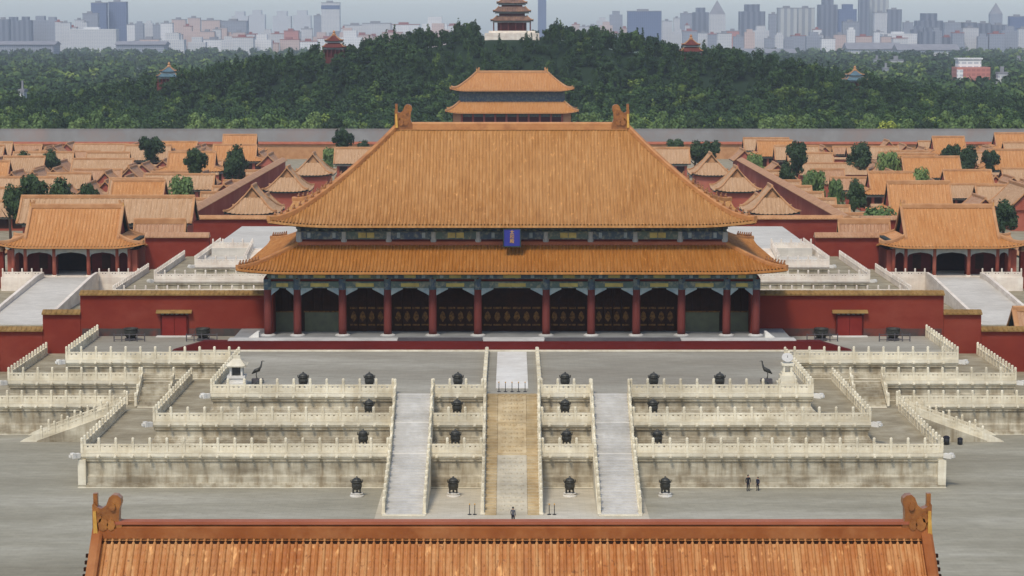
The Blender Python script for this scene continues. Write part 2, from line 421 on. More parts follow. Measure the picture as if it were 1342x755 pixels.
def beasts(parent, line, n, size, m, start=.05, step=.047):
    """row of small figures riding down a hip ridge, each its own object"""
    proto = None
    for k in range(n):
        f = (start + k*step)*(len(line)-1); i = int(f); fr = f - i
        p = Vector(line[i]).lerp(Vector(line[i+1]), fr)
        if proto is None:
            b = MB(); s_ = size
            b.cbox(0, 0, 0, .7*s_, .35*s_, .15*s_)
            b.lathe(0, 0, [(.26*s_, .1*s_), (.3*s_, .35*s_), (.2*s_, .62*s_), (.12*s_, .7*s_)], 6)
            b.lathe(.12*s_, 0, [(.1*s_, .66*s_), (.2*s_, .8*s_), (.15*s_, .98*s_), (.03*s_, 1.06*s_)], 6)
            proto = b.build('ridge_beast', m); o = proto
        else:
            o = bpy.data.objects.new('ridge_beast', proto.data); COL.objects.link(o)
        o.parent = parent
        q = parent; off = Vector((0,0,0))
        while q is not None: off += q.location; q = q.parent
        o.location = p - off

def roof_parts(root, rf, mats, pitch, amp, nv, sides='SNEW', ridge_h=.7, hip_w=.55, hip_h=.6, name='roof', chi=None, soff=.38, gable=None, wall_in=None, nbeast=0, bsize=.6, main_ridge=True, coarse=12):
    """tiles, eave edge, soffit, ridges and ornaments of one roof tier"""
    tile, ridge, orn, soffit = mats
    b = MB()
    for k in sides: rf.slope(b, k, pitch, amp, nv, coarse=coarse)
    ro = b.build(name, tile, root, smooth=False)
    b = MB()
    for k in sides: rf.slope(b, k, None, 0, nv, dz=-soff, coarse=18)
    b.build('eaves', soffit, ro)
    b = MB()
    for k in sides: b.sweep(rf.eave(k, 40, -.30), .22, .28, drop=.0)
    b.build('eave_edge', tile if pitch else ridge, ro)
    for sx in (-1, 1):
        for sy in (-1, 1):
            ln = rf.hip(sx, sy, 18, dz=-.05)
            b = MB(); b.sweep(ln, hip_w, hip_h)
            h = b.build('hip_ridge', ridge, ro)
            e0 = Vector(ln[0]); q = MB()
            if nbeast:
                beasts(h, [(p[0], p[1], p[2] + hip_h*.95) for p in ln], nbeast, bsize, orn)
    if rf.ry >= rf.b*.98 and main_ridge:
        y = rf.cy; rr = rf.rh
        b = MB()
        b.sweep([(rf.cx - rr, y, rf.zr - .15), (rf.cx + rr, y, rf.zr - .15)], hip_w*1.15, ridge_h)
        b.box(rf.cx - rr, rf.cx + rr, y - hip_w*.72, y + hip_w*.72, rf.zr - .2, rf.zr + ridge_h*.22)
        rd = b.build('main_ridge', ridge, ro)
        if chi:
            for sx in (-1, 1): chiwen('ridge_dragon', rf.cx + sx*rr + sx*chi*.06, y, rf.zr - .1, chi, -sx, orn, ro)
    if gable:
        for sx in (-1, 1):
            x = rf.rh
            b = MB()
            pts = [(p[1], p[2] - .12) for p in rf.front_line(x, 10, v0=rf.vg)]
            poly = pts + [(2*rf.cy - yy, zz) for yy, zz in pts[::-1][1:]]
            xi = rf.cx + sx*(x - gable)
            b.prism(poly, min(xi, xi + sx*.2), max(xi, xi + sx*.2), 'x')
            b.build('gable', M['red_wall'], ro)
            for sg in (-1, 1):
                b = MB(); b.sweep(rf.front_line(sx*(x - .1), 12, -.03, v0=rf.vg*.75, sg=sg), hip_w, hip_h)
                b.build('gable_ridge', ridge, ro)
    return ro

def stone_base(root, x0, x1, y0, y1, z0, z1, m, name='platform'):
    b = MB(); b.box(x0, x1, y0, y1, z0, z1 - .18); b.box(x0-.15, x1+.15, y0-.15, y1+.15, z1 - .18, z1)
    return b.build(name, m, root)

# ------------------------------------------------------------------ the great hall
HZ = 9.1; HY = 280.6                       # floor level, front column line
hall = thing('palace_hall', 'great red columned hall with double golden roof standing on the white marble terrace', 'hall', (0, HY + 16.7, 8.13))
bays = [3.63] + [5.57]*4 + [8.42] + [5.57]*4 + [3.63]
cxs = [-sum(bays)/2]
for q in bays: cxs.append(cxs[-1] + q)
WX = cxs[-1]
# base: red boarding along the front, grey kerb, pale floor edge
b = MB(); b.box(-34.2, 34.2, 275.6, 318.5, 8.10, HZ); b.build('floor_platform', M['grey_stone'], hall)
b = MB()
b.box(-37.4, 37.4, 274.0, 275.58, 8.10, 9.25)
b.prism([(-37.4, 8.10), (-41.2, 8.10), (-37.4, 9.2)], 274.0, 275.58, 'y'); b.prism([(37.4, 8.10), (41.2, 8.10), (37.4, 9.2)], 274.0, 275.58, 'y')
b.build('red_skirting', M['red_skirt'], hall)
b = MB()
b.box(-13.8, -3.6, 274.5, 275.5, 9.252, 9.55); b.box(4.0, 20.4, 274.3, 275.5, 9.252, 9.55); b.build('kerb', M['dark_stone'], hall)
b = MB(); b.box(-34.4, -13.9, 274.6, 276.9, 9.254, 9.36); b.box(20.5, 34.4, 274.6, 276.9, 9.254, 9.36)
b.box(-3.5, 3.9, 274.3, 276.9, 9.254, 9.42); b.build('stone_edge', M['marble_grey'], hall)
b = MB(); b.box(-37.6, 37.6, 273.3, 273.97, 8.10, 8.26); b.build('base_course', M['marble'], hall)
for sx in (-1, 1):                          # white ramps at the two ends of the front
    b = MB(); b.prism([(sx*32.4, HZ), (sx*31.2, HZ+.9), (sx*30.9, HZ+.9), (sx*30.9, HZ), (sx*34.4, 9.2)][:4], 276.9, 278.4, 'y')
    b.build('corner_plinth', M['marble_white'], hall)
for x in cxs:
    b = MB(); b.lathe(x, HY, [(.95, HZ - .02), (.95, HZ + .1), (.72, HZ + .22)], 16); st = None
    c = MB(); c.lathe(x, HY, [(.50, HZ + .2), (.50, HZ + 1), (.47, HZ + 7.2)], 14)
    co = c.build('column', M['red_col'], hall, smooth=True)
    b.build('column_base', M['marble_grey'], co)
for sx in (-1, 1):                          # side walls and the back
    b = MB(); b.box(sx*WX - .5, sx*WX + .5, HY + 1.2, 314.2, HZ, HZ + 7.2); b.build('side_wall', M['red_wall'], hall)
b = MB(); b.box(-WX, WX, 313.8, 314.6, HZ, HZ + 7.2); b.build('back_wall', M['red_wall'], hall)
DY = HY + 3.9
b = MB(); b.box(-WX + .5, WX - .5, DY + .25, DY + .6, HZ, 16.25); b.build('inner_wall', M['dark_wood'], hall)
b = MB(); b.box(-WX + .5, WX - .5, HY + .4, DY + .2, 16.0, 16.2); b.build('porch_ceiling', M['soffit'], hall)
for i in range(11):                         # seven bays of gilded doors, two of sill windows at either end
    x0, x1 = cxs[i] + .55, cxs[i+1] - .55
    if i in (0, 1, 9, 10):
        b = MB(); b.box(x0, x1, DY - .15, DY + .22, HZ, HZ + 2.5); wl = b.build('sill_wall', M['sill'], hall)
        b = MB(); b.box(x0 - .1, x1 + .1, DY - .24, DY - .15, HZ + 2.45, HZ + 2.62); b.build('sill_edge', M['gold_dull'], wl)
        n = 3 if i in (0, 10) else 4
        for k in range(n):
            u0 = x0 + (x1-x0)*k/n; u1 = x0 + (x1-x0)*(k+1)/n - .08
            b = MB(); b.box(u0, u1, DY, DY + .2, HZ + 2.64, HZ + 6.6)
            for q in np.arange(u0 + .2, u1 - .1, .3): b.box(q, q + .07, DY - .05, DY, HZ + 2.8, HZ + 6.4)
            for q in np.arange(HZ + 2.9, HZ + 6.4, .4): b.box(u0 + .1, u1 - .1, DY - .04, DY - .002, q, q + .06)
            b.build('lattice_window', M['dark_wood'], hall)
    else:
        n = 4 if i != 5 else 6
        for k in range(n):
            u0 = x0 + (x1-x0)*k/n + .03; u1 = x0 + (x1-x0)*(k+1)/n - .03; um = (u0+u1)/2; hw = (u1-u0)/2
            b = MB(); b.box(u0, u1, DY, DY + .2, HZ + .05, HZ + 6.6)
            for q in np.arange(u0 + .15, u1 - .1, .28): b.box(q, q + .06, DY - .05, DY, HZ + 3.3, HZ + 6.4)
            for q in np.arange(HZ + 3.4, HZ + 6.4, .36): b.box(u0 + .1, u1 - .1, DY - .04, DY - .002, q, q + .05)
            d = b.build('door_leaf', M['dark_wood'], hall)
            b = MB()
            b.prism([(um, HZ+1.2), (um+hw*.7, HZ+1.75), (um+hw*.45, HZ+2.3), (um, HZ+2.6), (um-hw*.45, HZ+2.3), (um-hw*.7, HZ+1.75)], DY - .1, DY - .003, 'y')
            b.box(u0 + .08, u1 - .08, DY - .07, DY - .003, HZ + 2.85, HZ + 3.1); b.box(u0 + .08, u1 - .08, DY - .07, DY - .003, HZ + .75, HZ + .95)
            b.build('gilded_panel', M['gold_dull'], d)
# painted beams, brackets
for x in cxs:
    b = MB(); b.lathe(x, HY, [(.515, HZ + 5.75), (.525, HZ + 5.8), (.525, HZ + 7.06)], 14); b.build('painted_column_head', M['beam_blue'], hall)
for i in range(11):
    x0, x1 = cxs[i], cxs[i+1]; c = (x0+x1)/2; L = x1-x0
    b = MB(); b.box(x0 + .42, x1 - .42, HY - .35, HY + .35, HZ + 5.95, HZ + 6.75, 0)
    bm = b.build('lower_beam', M['beam_green'], hall)
    b = MB(); b.box(c - L*.20, c + L*.20, HY - .40, HY - .352, HZ + 6.12, HZ + 6.55); b.build('gold_strip', M['gold'], bm)
    b = MB(); b.box(x0 + .3, x1 - .3, HY - .30, HY + .30, HZ + 6.80, HZ + 7.05); b.build('red_cushion_board', M['red_dark'], hall)
    b = MB(); b.box(x0 - .002, x1 + .002, HY - .45, HY + .45, HZ + 7.08, HZ + 7.75); bm = b.build('upper_beam', M['beam_blue'] if i % 2 else M['beam_green'], hall)
    b = MB(); b.box(c - L*.13, c + L*.13, HY - .50, HY - .452, HZ + 7.22, HZ + 7.6); b.build('gold_dragons', M['gold'], bm)
    for q in (-.30, .30):
        b = MB(); b.box(c + L*q - .22, c + L*q + .22, HY - .49, HY - .452, HZ + 7.2, HZ + 7.62); b.build('painted_lozenge', M['beam_pale'], bm)
    for sx, xx in ((1, x0 + .42), (-1, x1 - .42)):
        wv = min(1.5, L*.26)
        b = MB(); b.prism([(xx, HZ+5.0), (xx, HZ+5.96), (xx + sx*wv, HZ+5.96), (xx + sx*wv, HZ+5.78), (xx + sx*wv*.5, HZ+5.42)], HY - .18, HY + .18, 'y')
        b.build('spandrel_bracket', M['beam_pale'], hall)
def bracket_row(root, xa, xb, y, z0, z1, step, m1, m2, out=1.3):
    b = MB(); n = int((xb-xa)/step)
    for k in range(n+1):
        x = xa + (xb-xa)*k/n; h = (z1-z0)/3
        for j in range(3):
            wd = .35 + .25*j
            b.box(x - wd/2, x + wd/2, y - .2 - out*(j+1)/3, y + .15, z0 + h*j + .02, z0 + h*(j+1) - .04, j % 2)
    b.box(xa, xb, y - .1, y + .2, z0, z1, 1)
    return b.build('bracket_frieze', [m1, m2], root)
bracket_row(hall, -WX, WX, HY, HZ + 7.78, HZ + 8.75, 1.12, M['beam_green'], M['beam_blue'], 1.6)
# upper storey wall
UY = HY + 3.63; UX = WX - 3.63
b = MB(); b.box(-UX, UX, UY - .3, 310.9, 19.4, 20.75); b.build('clerestory_base', M['red_dark'], hall)
for i in range(1, 10):
    x0, x1 = cxs[i], cxs[i+1]; c = (x0+x1)/2; L = x1-x0
    b = MB(); b.box(x0 + .004, x1 - .004, UY - .42, UY + .3, 20.76, 21.75); bm = b.build('upper_storey_beam', M['beam_blue'] if i % 2 else M['beam_green'], hall)
    if i in (2, 4, 6, 8):
        b = MB(); b.box(c - 1.0, c - .06, UY - .47, UY - .422, 20.95, 21.6); b.box(c + .06, c + 1.0, UY - .47, UY - .422, 20.95, 21.6); b.build('gold_dragons', M['gold'], bm)
    else:
        for q in (-.28, .28):
            b = MB(); b.box(c + L*q - .2, c + L*q + .2, UY - .46, UY - .422, 20.95, 21.6); b.build('painted_lozenge', M['beam_pale'], bm)
for x in cxs[1:-1]:
    b = MB(); b.lathe(x, UY - .12, [(.42, 20.4), (.42, 21.7)], 10); b.build('upper_column_head', M['beam_grey'], hall)
bracket_row(hall, -UX, UX, UY, 21.78, 22.7, 1.12, M['beam_green'], M['beam_blue'], 1.5)
for sx in (-1, 1):
    b = MB(); b.box(sx*UX - .3, sx*UX + .3, UY + .31, 310.8, 19.4, 22.6); b.build('clerestory_side', M['beam_green'], hall)
# blue name board between the roofs
b = MB(); b.box(-.98, .98, 280.9, 281.1, 20.2, 22.25); pq = b.build('name_board', M['plaque'], hall)
b = MB()
for a_, b_, c_, d_ in ((-1.12, -.98, 20.06, 22.39), (.98, 1.12, 20.06, 22.39), (-.98, .98, 20.06, 20.2), (-.98, .98, 22.25, 22.39)): b.box(a_, b_, 280.82, 281.1, c_, d_)
b.build('board_frame', M['soffit'], pq)
b = MB(); b.cbox(-.7, 282.2, 20.3, .2, 2.2, .2); b.cbox(.7, 282.2, 20.3, .2, 2.2, .2); b.build('board_bracket', M['dark_wood'], pq)
cu = bpy.data.curves.new('t', 'FONT'); cu.body = '太\n和\n殿'; cu.size = .58; cu.align_x = 'CENTER'; cu.space_line = .95; cu.extrude = .015
to = bpy.data.objects.new('t', cu); COL.objects.link(to)
dg = bpy.context.evaluated_depsgraph_get(); tm = bpy.data.meshes.new_from_object(to.evaluated_get(dg)); bpy.data.objects.remove(to)
tm.name = 'board_lettering'; tm.materials.clear(); tm.materials.append(M['gilt'])
tx = bpy.data.objects.new('board_lettering', tm); COL.objects.link(tx); tx.parent = pq
tx.rotation_euler = (PI/2, 0, 0); tx.location = Vector((0, 280.86, 21.7)) - hall.location
# the two roofs
mats = (M['tile_low'], M['ridge_main'], M['ornament'], M['soffit'])
low = Roof(0, HY + 16.67, WX + 3.4, 16.67 + 3.4, 7.0, 7.0, 1.0, 17.35, 20.15, 1.25, .45, 7)
roof_parts(hall, low, mats, .42, .165, 8, name='lower_roof', nbeast=7, bsize=.55, main_ridge=False, hip_w=.45, hip_h=.5)
b = MB()
for pts in ((( -26.9, 284.05, 20.0), (26.9, 284.05, 20.0)), ((-26.9, 284.05, 20.0), (-26.9, 310.5, 20.0)), ((26.9, 284.05, 20.0), (26.9, 310.5, 20.0))): b.sweep(pts, .5, .5)
b.build('surrounding_ridge', M['ridge_red'], hall)
mats = (M['tile_main'], M['ridge_main'], M['ornament'], M['soffit'])
up = Roof(0, HY + 16.67, UX + 3.5, 13.04 + 3.4, 16.44, 15.0, 1.0, 22.75, 34.0, 1.38, .6, 8)
roof_parts(hall, up, mats, .42, .165, 22, name='upper_roof', ridge_h=.95, hip_w=.6, hip_h=.65, chi=3.2, nbeast=10, bsize=.6)

# ------------------------------------------------------------------ the gate roof in the foreground
gate = thing('palace_gate', 'rust orange tiled gate roof crossing the bottom of the photo', 'gate', (0, 105, 0))
mats = (M['tile_gate'], M['ridge_gate'], M['ornament'], M['soffit'])
gr = Roof(0, 105, 25.0, 12.6, 12.6, 15.5, .36, 14.8, 23.15, 1.35, .7, 6)
gr.rh = 19.42; gr.rx = (25.0 - 19.42)/.36
roof_parts(gate, gr, mats, .33, .13, 26, name='roof', ridge_h=.55, hip_w=.5, hip_h=.5, chi=1.95, gable=.9)
b = MB(); b.box(-19.2, 19.2, 104.645, 104.74, 23.1, 23.42); b.build('ridge_moulding', M['ridge_gate'], gate)
b = MB(); b.box(-18.6, 18.6, 104.7, 105.3, 23.6, 23.74); b.build('ridge_crest', M['ridge_red'], gate)
b = MB()                                    # dark board painted in as shade between tile rows under the ridge
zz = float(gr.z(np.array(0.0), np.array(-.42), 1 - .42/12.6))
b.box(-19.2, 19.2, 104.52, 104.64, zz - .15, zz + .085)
b.build('gap_shade', M['dark_wood'], gate)
for sx in (-1, 1):                          # tile ends hanging over the gable edge
    b = MB()
    for k in range(26):
        t = .36 + k*.6/26; y = 105 - (12.6 - 12.6*t); z = float(gr.z(np.array(19.4), np.array(y - 105), t))
        b.cbox(sx*19.62, y, z - .28, .3, .2, .16)
    b.build('gable_tile_ends', M['dark_wood'], gate)
b = MB(); b.box(-21, 21, 95.4, 114.6, 1.5, 14.9); b.build('wall', M['red_wall'], gate)
b = MB(); b.box(-24, 24, 91, 119, 0, 1.5); b.build('platform', M['marble'], gate)

# ------------------------------------------------------------------ marble terraces
TZ = (3.57, 5.90, 8.13)
YX = (44.2, 37.6, 32.2); YD = (230.9, 236.2, 241.1)          # front platform: half widths, front edges
MX = (65.5, 59.0, 52.5); MD = (262.2, 264.6, 266.2)          # main terrace
ND = (372.6, 374.6, 376.2)                                   # rear widening
def rings(x0, x1, y0, y1, prof, mb, mi=0):
    vs_ = []
    for o, z in prof: vs_ += [(x0-o, y0-o, z), (x1+o, y0-o, z), (x1+o, y1+o, z), (x0-o, y1+o, z)]
    fs = [(j*4+k, j*4+(k+1) % 4, (j+1)*4+(k+1) % 4, (j+1)*4+k) for j in range(len(prof)-1) for k in range(4)]
    mb.add(vs_, fs, mi)
def spout(mb, x, y, z, dx, dy, s=1.0):
    """carved dragon-head water spout"""
    L = .75*s; px, py = -dy, dx
    for u0, u1, wd, h0, h1 in ((0, .55, .13, -.16, .14), (.5, .8, .17, -.14, .2), (.75, 1.0, .1, -.06, .1)):
        pts = []
        for u in (u0, u1):
            for sgn in (-1, 1):
                for h in (h0, h1): pts.append((x + dx*L*u + px*wd*s*sgn, y + dy*L*u + py*wd*s*sgn, z + h*s))
        mb.add(pts, [(0,1,3,2),(4,6,7,5),(0,4,5,1),(2,3,7,6),(1,5,7,3),(0,2,6,4)])
def tier(root, x0, x1, y0, y1, z0, z1, mwall, mtrim, mdeck, zoff=0.0, corners=((-1,-1),(1,-1))):
    """one terrace storey: moulded base, recessed waist, overhanging lip and paved deck"""
    h = z1 - z0; b = MB()
    rings(x0, x1, y0, y1, [(.22, z0), (.22, z0 + .26), (.06, z0 + .3), (.06, z0+.42), (-.12, z0 + .5), (-.16, z0 + h*.30), (-.30, z0 + h*.36), (-.30, z1 - .95), (-.14, z1 - .88), (-.14, z1 - .62)], b)
    t = b.build('tier', mwall, root)
    b = MB(); rings(x0, x1, y0, y1, [(-.15, z1 - .64), (0, z1 - .52), (.02, z1 - .36), (.12, z1 - .34), (.12, z1 - .002 + zoff)], b)
    b.build('cornice', mtrim, t)
    b = MB(); rings(x0, x1, y0, y1, [(.262, z0 + .0), (.262, z0 + .09), (.1, z0 + .09)], b); b.build('plinth', mtrim, t)
    b = MB(); b.add([(x0-.12, y0-.12, z1+zoff), (x1+.12, y0-.12, z1+zoff), (x1+.12, y1+.12, z1+zoff), (x0-.12, y1+.12, z1+zoff)], [(0,1,2,3)])
    b.build('deck', mdeck, t)
    for cx_, cy_ in corners:
        b = MB(); q = .7071
        spout(b, (x0 if cx_ < 0 else x1) + cx_*.05, (y0 if cy_ < 0 else y1) + cy_*.05, z1 - .2, cx_*q, cy_*q, 1.6)
        b.build('corner_dragon', M['marble_white'], t)
        if z0 < 1 and y1 - y0 > 8:
            b = MB(); xx = (x0 if cx_ < 0 else x1); b.cbox(xx - cx_*.18, y0 + .18, z0 + .3, .8, .8, h - .95); b.build('corner_pillar', mtrim, t)
    return t
def spouts_front(t, xs, y, z):
    me = None
    for x in xs:
        if me is None:
            b = MB(); spout(b, 0, 0, 0, 0, -1, .8); o = b.build('water_spout', M['marble'], None); me = o.data
        else: o = bpy.data.objects.new('water_spout', me); COL.objects.link(o)
        o.parent = t; o.location = Vector((x, y - .1, z - .3)) - t.parent.location

fterr = thing('stone_terrace', 'three tiered marble front platform with stairs and bronze tripods on it', 'terrace', (0, 250, 0))
mterr = thing('stone_terrace', 'wide three tiered marble terrace under the great hall and its side walls', 'terrace', (0, 300, 0))
rterr = thing('stone_terrace', 'distant marble terrace glimpsed behind the great hall on both sides', 'terrace', (0, 400, 0))
tiersF = []; tiersM = []
for k in range(3):
    z0 = 0 if k == 0 else TZ[k-1]; deck = M['deck'] if k == 2 else M['deck_side']
    tiersF.append(tier(fterr, -YX[k], YX[k], YD[k], MD[k] + .6, z0, TZ[k], M['marble_wall'], M['marble'], deck, .004))
    tiersM.append(tier(mterr, -MX[k], MX[k], MD[k], 322 + 2*k*0 - 2*k, z0, TZ[k], M['marble_wall'], M['marble'], deck))
    tier(rterr, -MX[k], MX[k], ND[k], 440 - 2*k, z0, TZ[k], M['marble_wall'], M['marble_far'], M['lane'] if k == 2 else M['deck_side'])
    tier(rterr, -40 + 6.5*k*.8, 40 - 6.5*k*.8, 318, ND[k] + .6, z0, TZ[k], M['marble_wall'], M['marble_far'], M['lane'], -.004, ())

# ------------------------------------------------------------------ stairs
ST = 12.6, 8.5
def flight(root, x0, x1, ya, za, yb, zb, n, base, m, axis='y'):
    """steps going down from (ya, za) to (yb, zb); axis 'y' spans x0..x1, axis 'x' runs along x with span y"""
    pts = [(ya, base)]; d = (yb-ya)/n; h = (za-zb)/n
    for k in range(n):
        pts += [(ya + d*k, za - h*(k+.02) if k == 0 else za - h*k), (ya + d*(k+1), za - h*k if k else za - h*.02)]
    pts = [(ya, base)]
    for k in range(n):
        z = za - h*(k + .04); pts += [(ya + d*k, z), (ya + d*(k+1), z)]
    pts.append((yb, base))
    b = MB(); b.prism(pts, x0, x1, 'x' if axis == 'y' else 'y')
    return b.build('flight', m, root)
FL = ((241.1-.13, 8.13, 236.2-.13, 5.9, 9, 5.91), (236.2-.13, 5.9, 230.9-.13, 3.57, 10, 3.58), (230.9-.13, 3.57, 217.4, 0.0, 21, .012))
def curb(root, x, wd, m, dz=.10):
    for i, (ya, za, yb, zb, n, base) in enumerate(FL):
        b = MB(); b.prism([(ya, base+.004), (ya, za + .02), (yb + .15, zb + dz), (yb + .15, base+.004)], x - wd/2, x + wd/2, 'x'); b.build('side_slab', m, root)
stw = thing('stone_stairs', 'grey marble stairs left of the broad central stairs', 'stairs', (-10.5, 229, 0))
ste = thing('stone_stairs', 'grey marble stairs right of the broad central stairs', 'stairs', (10.5, 229, 0))
stc = thing('stone_stairs', 'tan marble stairs with a carved slab on the central axis', 'stairs', (0, 229, 0))
for root, xm in ((stw, -10.45), (ste, 10.45)):
    for i, (ya, za, yb, zb, n, base) in enumerate(FL):
        flight(root, xm - 1.78, xm + 1.78, ya, za, yb, zb, n, base, M['marble_grey'])
        b = MB(); b.box(xm - 1.8, xm + 1.8, ya - .32, ya - .0, za - .12, za + .012); b.build('landing_edge', M['marble_white'], root)
    for sx in (-1, 1): curb(root, xm + sx*1.98, .38, M['marble'])
    b = MB(); b.box(xm - 2.1, xm + 2.1, 216.9, 217.5, .012, .10); b.build('foot_slab', M['marble'], root)
for i, (ya, za, yb, zb, n, base) in enumerate(FL):
    for sx in (-1, 1):
        x0, x1 = sorted((sx*1.52, sx*2.62)); flight(stc, x0, x1, ya, za, yb, zb, n, base, M['marble_tan'])
    b = MB(); b.prism([(ya, base+.003), (ya, za - .02), (yb, zb + .04), (yb, base+.003)], -1.5, 1.5, 'x'); sl_ = b.build('carved_slab', M['marble_tan'] if i < 2 else M['marble_fade'], stc)
    b = MB()
    for q in np.linspace(.08, .92, 7 if i < 2 else 14):                 # carved relief bosses on the slab
        for xx in (-.9, -.3, .3, .9):
            yy = ya + (yb-ya)*q; zz = za - .02 + (zb + .06 - za)*q
            b.lathe(xx + .12*math.sin(q*40), yy, [(.24, zz - .1), (.2, zz + .05), (.08, zz + .10)], 6)
    b.build('carved_relief', M['marble_tan'] if i < 2 else M['marble_fade'], sl_)
    b = MB(); b.box(-2.62, 2.62, ya - .3, ya, za - .14, za + .012); b.build('landing_edge', M['marble_tan'], stc)
for sx in (-1, 1): curb(stc, sx*2.84, .42, M['marble'])

# ------------------------------------------------------------------ balustrades
POSTM = {}
def post_mesh(m):
    if m.name not in POSTM:
        b = MB(); b.cbox(0, 0, 0, .26, .26, 1.05); b.cbox(0, 0, 1.05, .3, .3, .06)
        b.lathe(0, 0, [(.09, 1.1), (.15, 1.16), (.155, 1.5), (.11, 1.56), (.04, 1.6)], 8)
        o = b.build('post', m); POSTM[m.name] = o.data; bpy.data.objects.remove(o)
    return POSTM[m.name]
def balustrade(label, p0, p1, m=None, step=1.72, group=None, ends=(True, True)):
    m = m or M['marble_rail']
    p0 = Vector(p0); p1 = Vector(p1); d = p1 - p0; L = math.hypot(d.x, d.y); n = max(1, round(L/step))
    root = thing('stone_balustrade', label, 'balustrade', p0, 0, group or 'marble balustrades of the terraces')
    u = Vector((d.x, d.y, 0))/L; q = Vector((-u.y, u.x, 0)); sl_ = d.z/L; ps = L/n
    b = MB()                                            # one panel, sheared along the slope, local to its start
    def slab(s0, s1, h0, h1, th):
        pts = []
        for s_ in (s0, s1):
            for sg in (-1, 1):
                for h in (h0, h1): pts.append(u*s_ + q*th/2*sg + Vector((0, 0, h + sl_*s_)))
        b.add(pts, [(0,1,3,2),(4,6,7,5),(0,4,5,1),(2,3,7,6),(1,5,7,3),(0,2,6,4)])
    a0, a1 = .135, ps - .135
    slab(a0, a1, .0, .16, .26); slab(a0, a1, .162, .58, .13); slab(a0, a1, .76, .93, .17)
    for f in (.14, .5, .86):
        c = a0 + (a1-a0)*f; slab(c - .17, c + .17, .582, .758, .12)
    for c0, c1 in ((.06, .47), (.53, .94)): slab(a0 + (a1-a0)*c0, a0 + (a1-a0)*c1, .22, .52, .17)
    po = b.build('rail_panel', m); me = po.data
    for k in range(n):
        o = po if k == 0 else bpy.data.objects.new('rail_panel', me)
        if k: COL.objects.link(o)
        o.parent = root; o.location = u*(ps*k) + Vector((0, 0, sl_*ps*k))
    for k in range(n+1):
        if (k == 0 and not ends[0]) or (k == n and not ends[1]): continue
        o = bpy.data.objects.new('post', post_mesh(m)); COL.objects.link(o)
        o.parent = root; o.location = u*(ps*k) + Vector((0, 0, sl_*ps*k))
    return root
TN = ('lowest', 'middle', 'top'); SIDE = {-1: 'left', 1: 'right'}
I = .18
for k in range(3):
    y = YD[k] + I; z = TZ[k] + .004
    for s in (-1, 1):
        a = balustrade(f'{TN[k]} white balustrade of front platform, outside the {SIDE[s]} stairs', (s*(ST[0]+.1), y, z), (s*(YX[k]-I), y, z))
        balustrade(f'{TN[k]} short white balustrade between central stairs and {SIDE[s]} stairs', (s*3.15, y, z), (s*(ST[1]-.15), y, z))
        n = round((YX[k] - ST[0])/1.72)
        spouts_front(tiersF[k], [s*(ST[0]+.1 + j*(YX[k]-I-ST[0]-.1)/n) for j in range(0, n)] + [s*3.9, s*5.8, s*7.7], YD[k], TZ[k])
        y1 = (257.0, 264.4, 265.9)[k]
        balustrade(f'{TN[k]} white balustrade running back along the {SIDE[s]} flank of front platform', (s*(YX[k]-I), y + 1.6, z), (s*(YX[k]-I), y1, z), ends=(True, True))
        # main terrace
        ym = MD[k] + I; zm = TZ[k]
        xi = (44.9, 43.5, 33.2)[k]
        balustrade(f'{TN[k]} white balustrade of main terrace front, {SIDE[s]} of the front platform', (s*xi, ym, zm), (s*(MX[k]-I), ym, zm))
        n = round((MX[k]-xi)/1.72)
        spouts_front(tiersM[k], [s*(xi + j*(MX[k]-I-xi)/n) for j in range(0, n)], MD[k], TZ[k])
        balustrade(f'{TN[k]} white balustrade on the far {SIDE[s]} edge of main terrace', (s*(MX[k]-I), ym + 1.7, zm), (s*(MX[k]-I), 286.5, zm))
        # rear terrace
        yn = ND[k] + I
        balustrade(f'{TN[k]} distant balustrade facing forward behind the {SIDE[s]} red wall', (s*(37 - 5*k), yn, TZ[k]), (s*(MX[k]-I), yn, TZ[k]), M['marble_far'])
        balustrade(f'{TN[k]} distant balustrade running back beside the {SIDE[s]} side gate', (s*(MX[k]-I), yn + 1.7, TZ[k]), (s*(MX[k]-I), 409, TZ[k]), M['marble_far'])
for i, (ya, za, yb, zb, n, base) in enumerate(FL):
    nm = ('top', 'middle', 'lowest')[i]
    for x, lb in ((-12.43, 'outer side of the left stairs'), (-8.47, 'inner side of the left stairs'), (-2.84, 'left side of the central stairs'), (2.84, 'right side of the central stairs'), (8.47, 'inner side of the right stairs'), (12.43, 'outer side of the right stairs')):
        balustrade(f'{nm} sloping balustrade on the {lb}', (x, ya, za + .03), (x, yb + .4, zb + .12), step=1.5, group='sloping balustrades of the stairs')
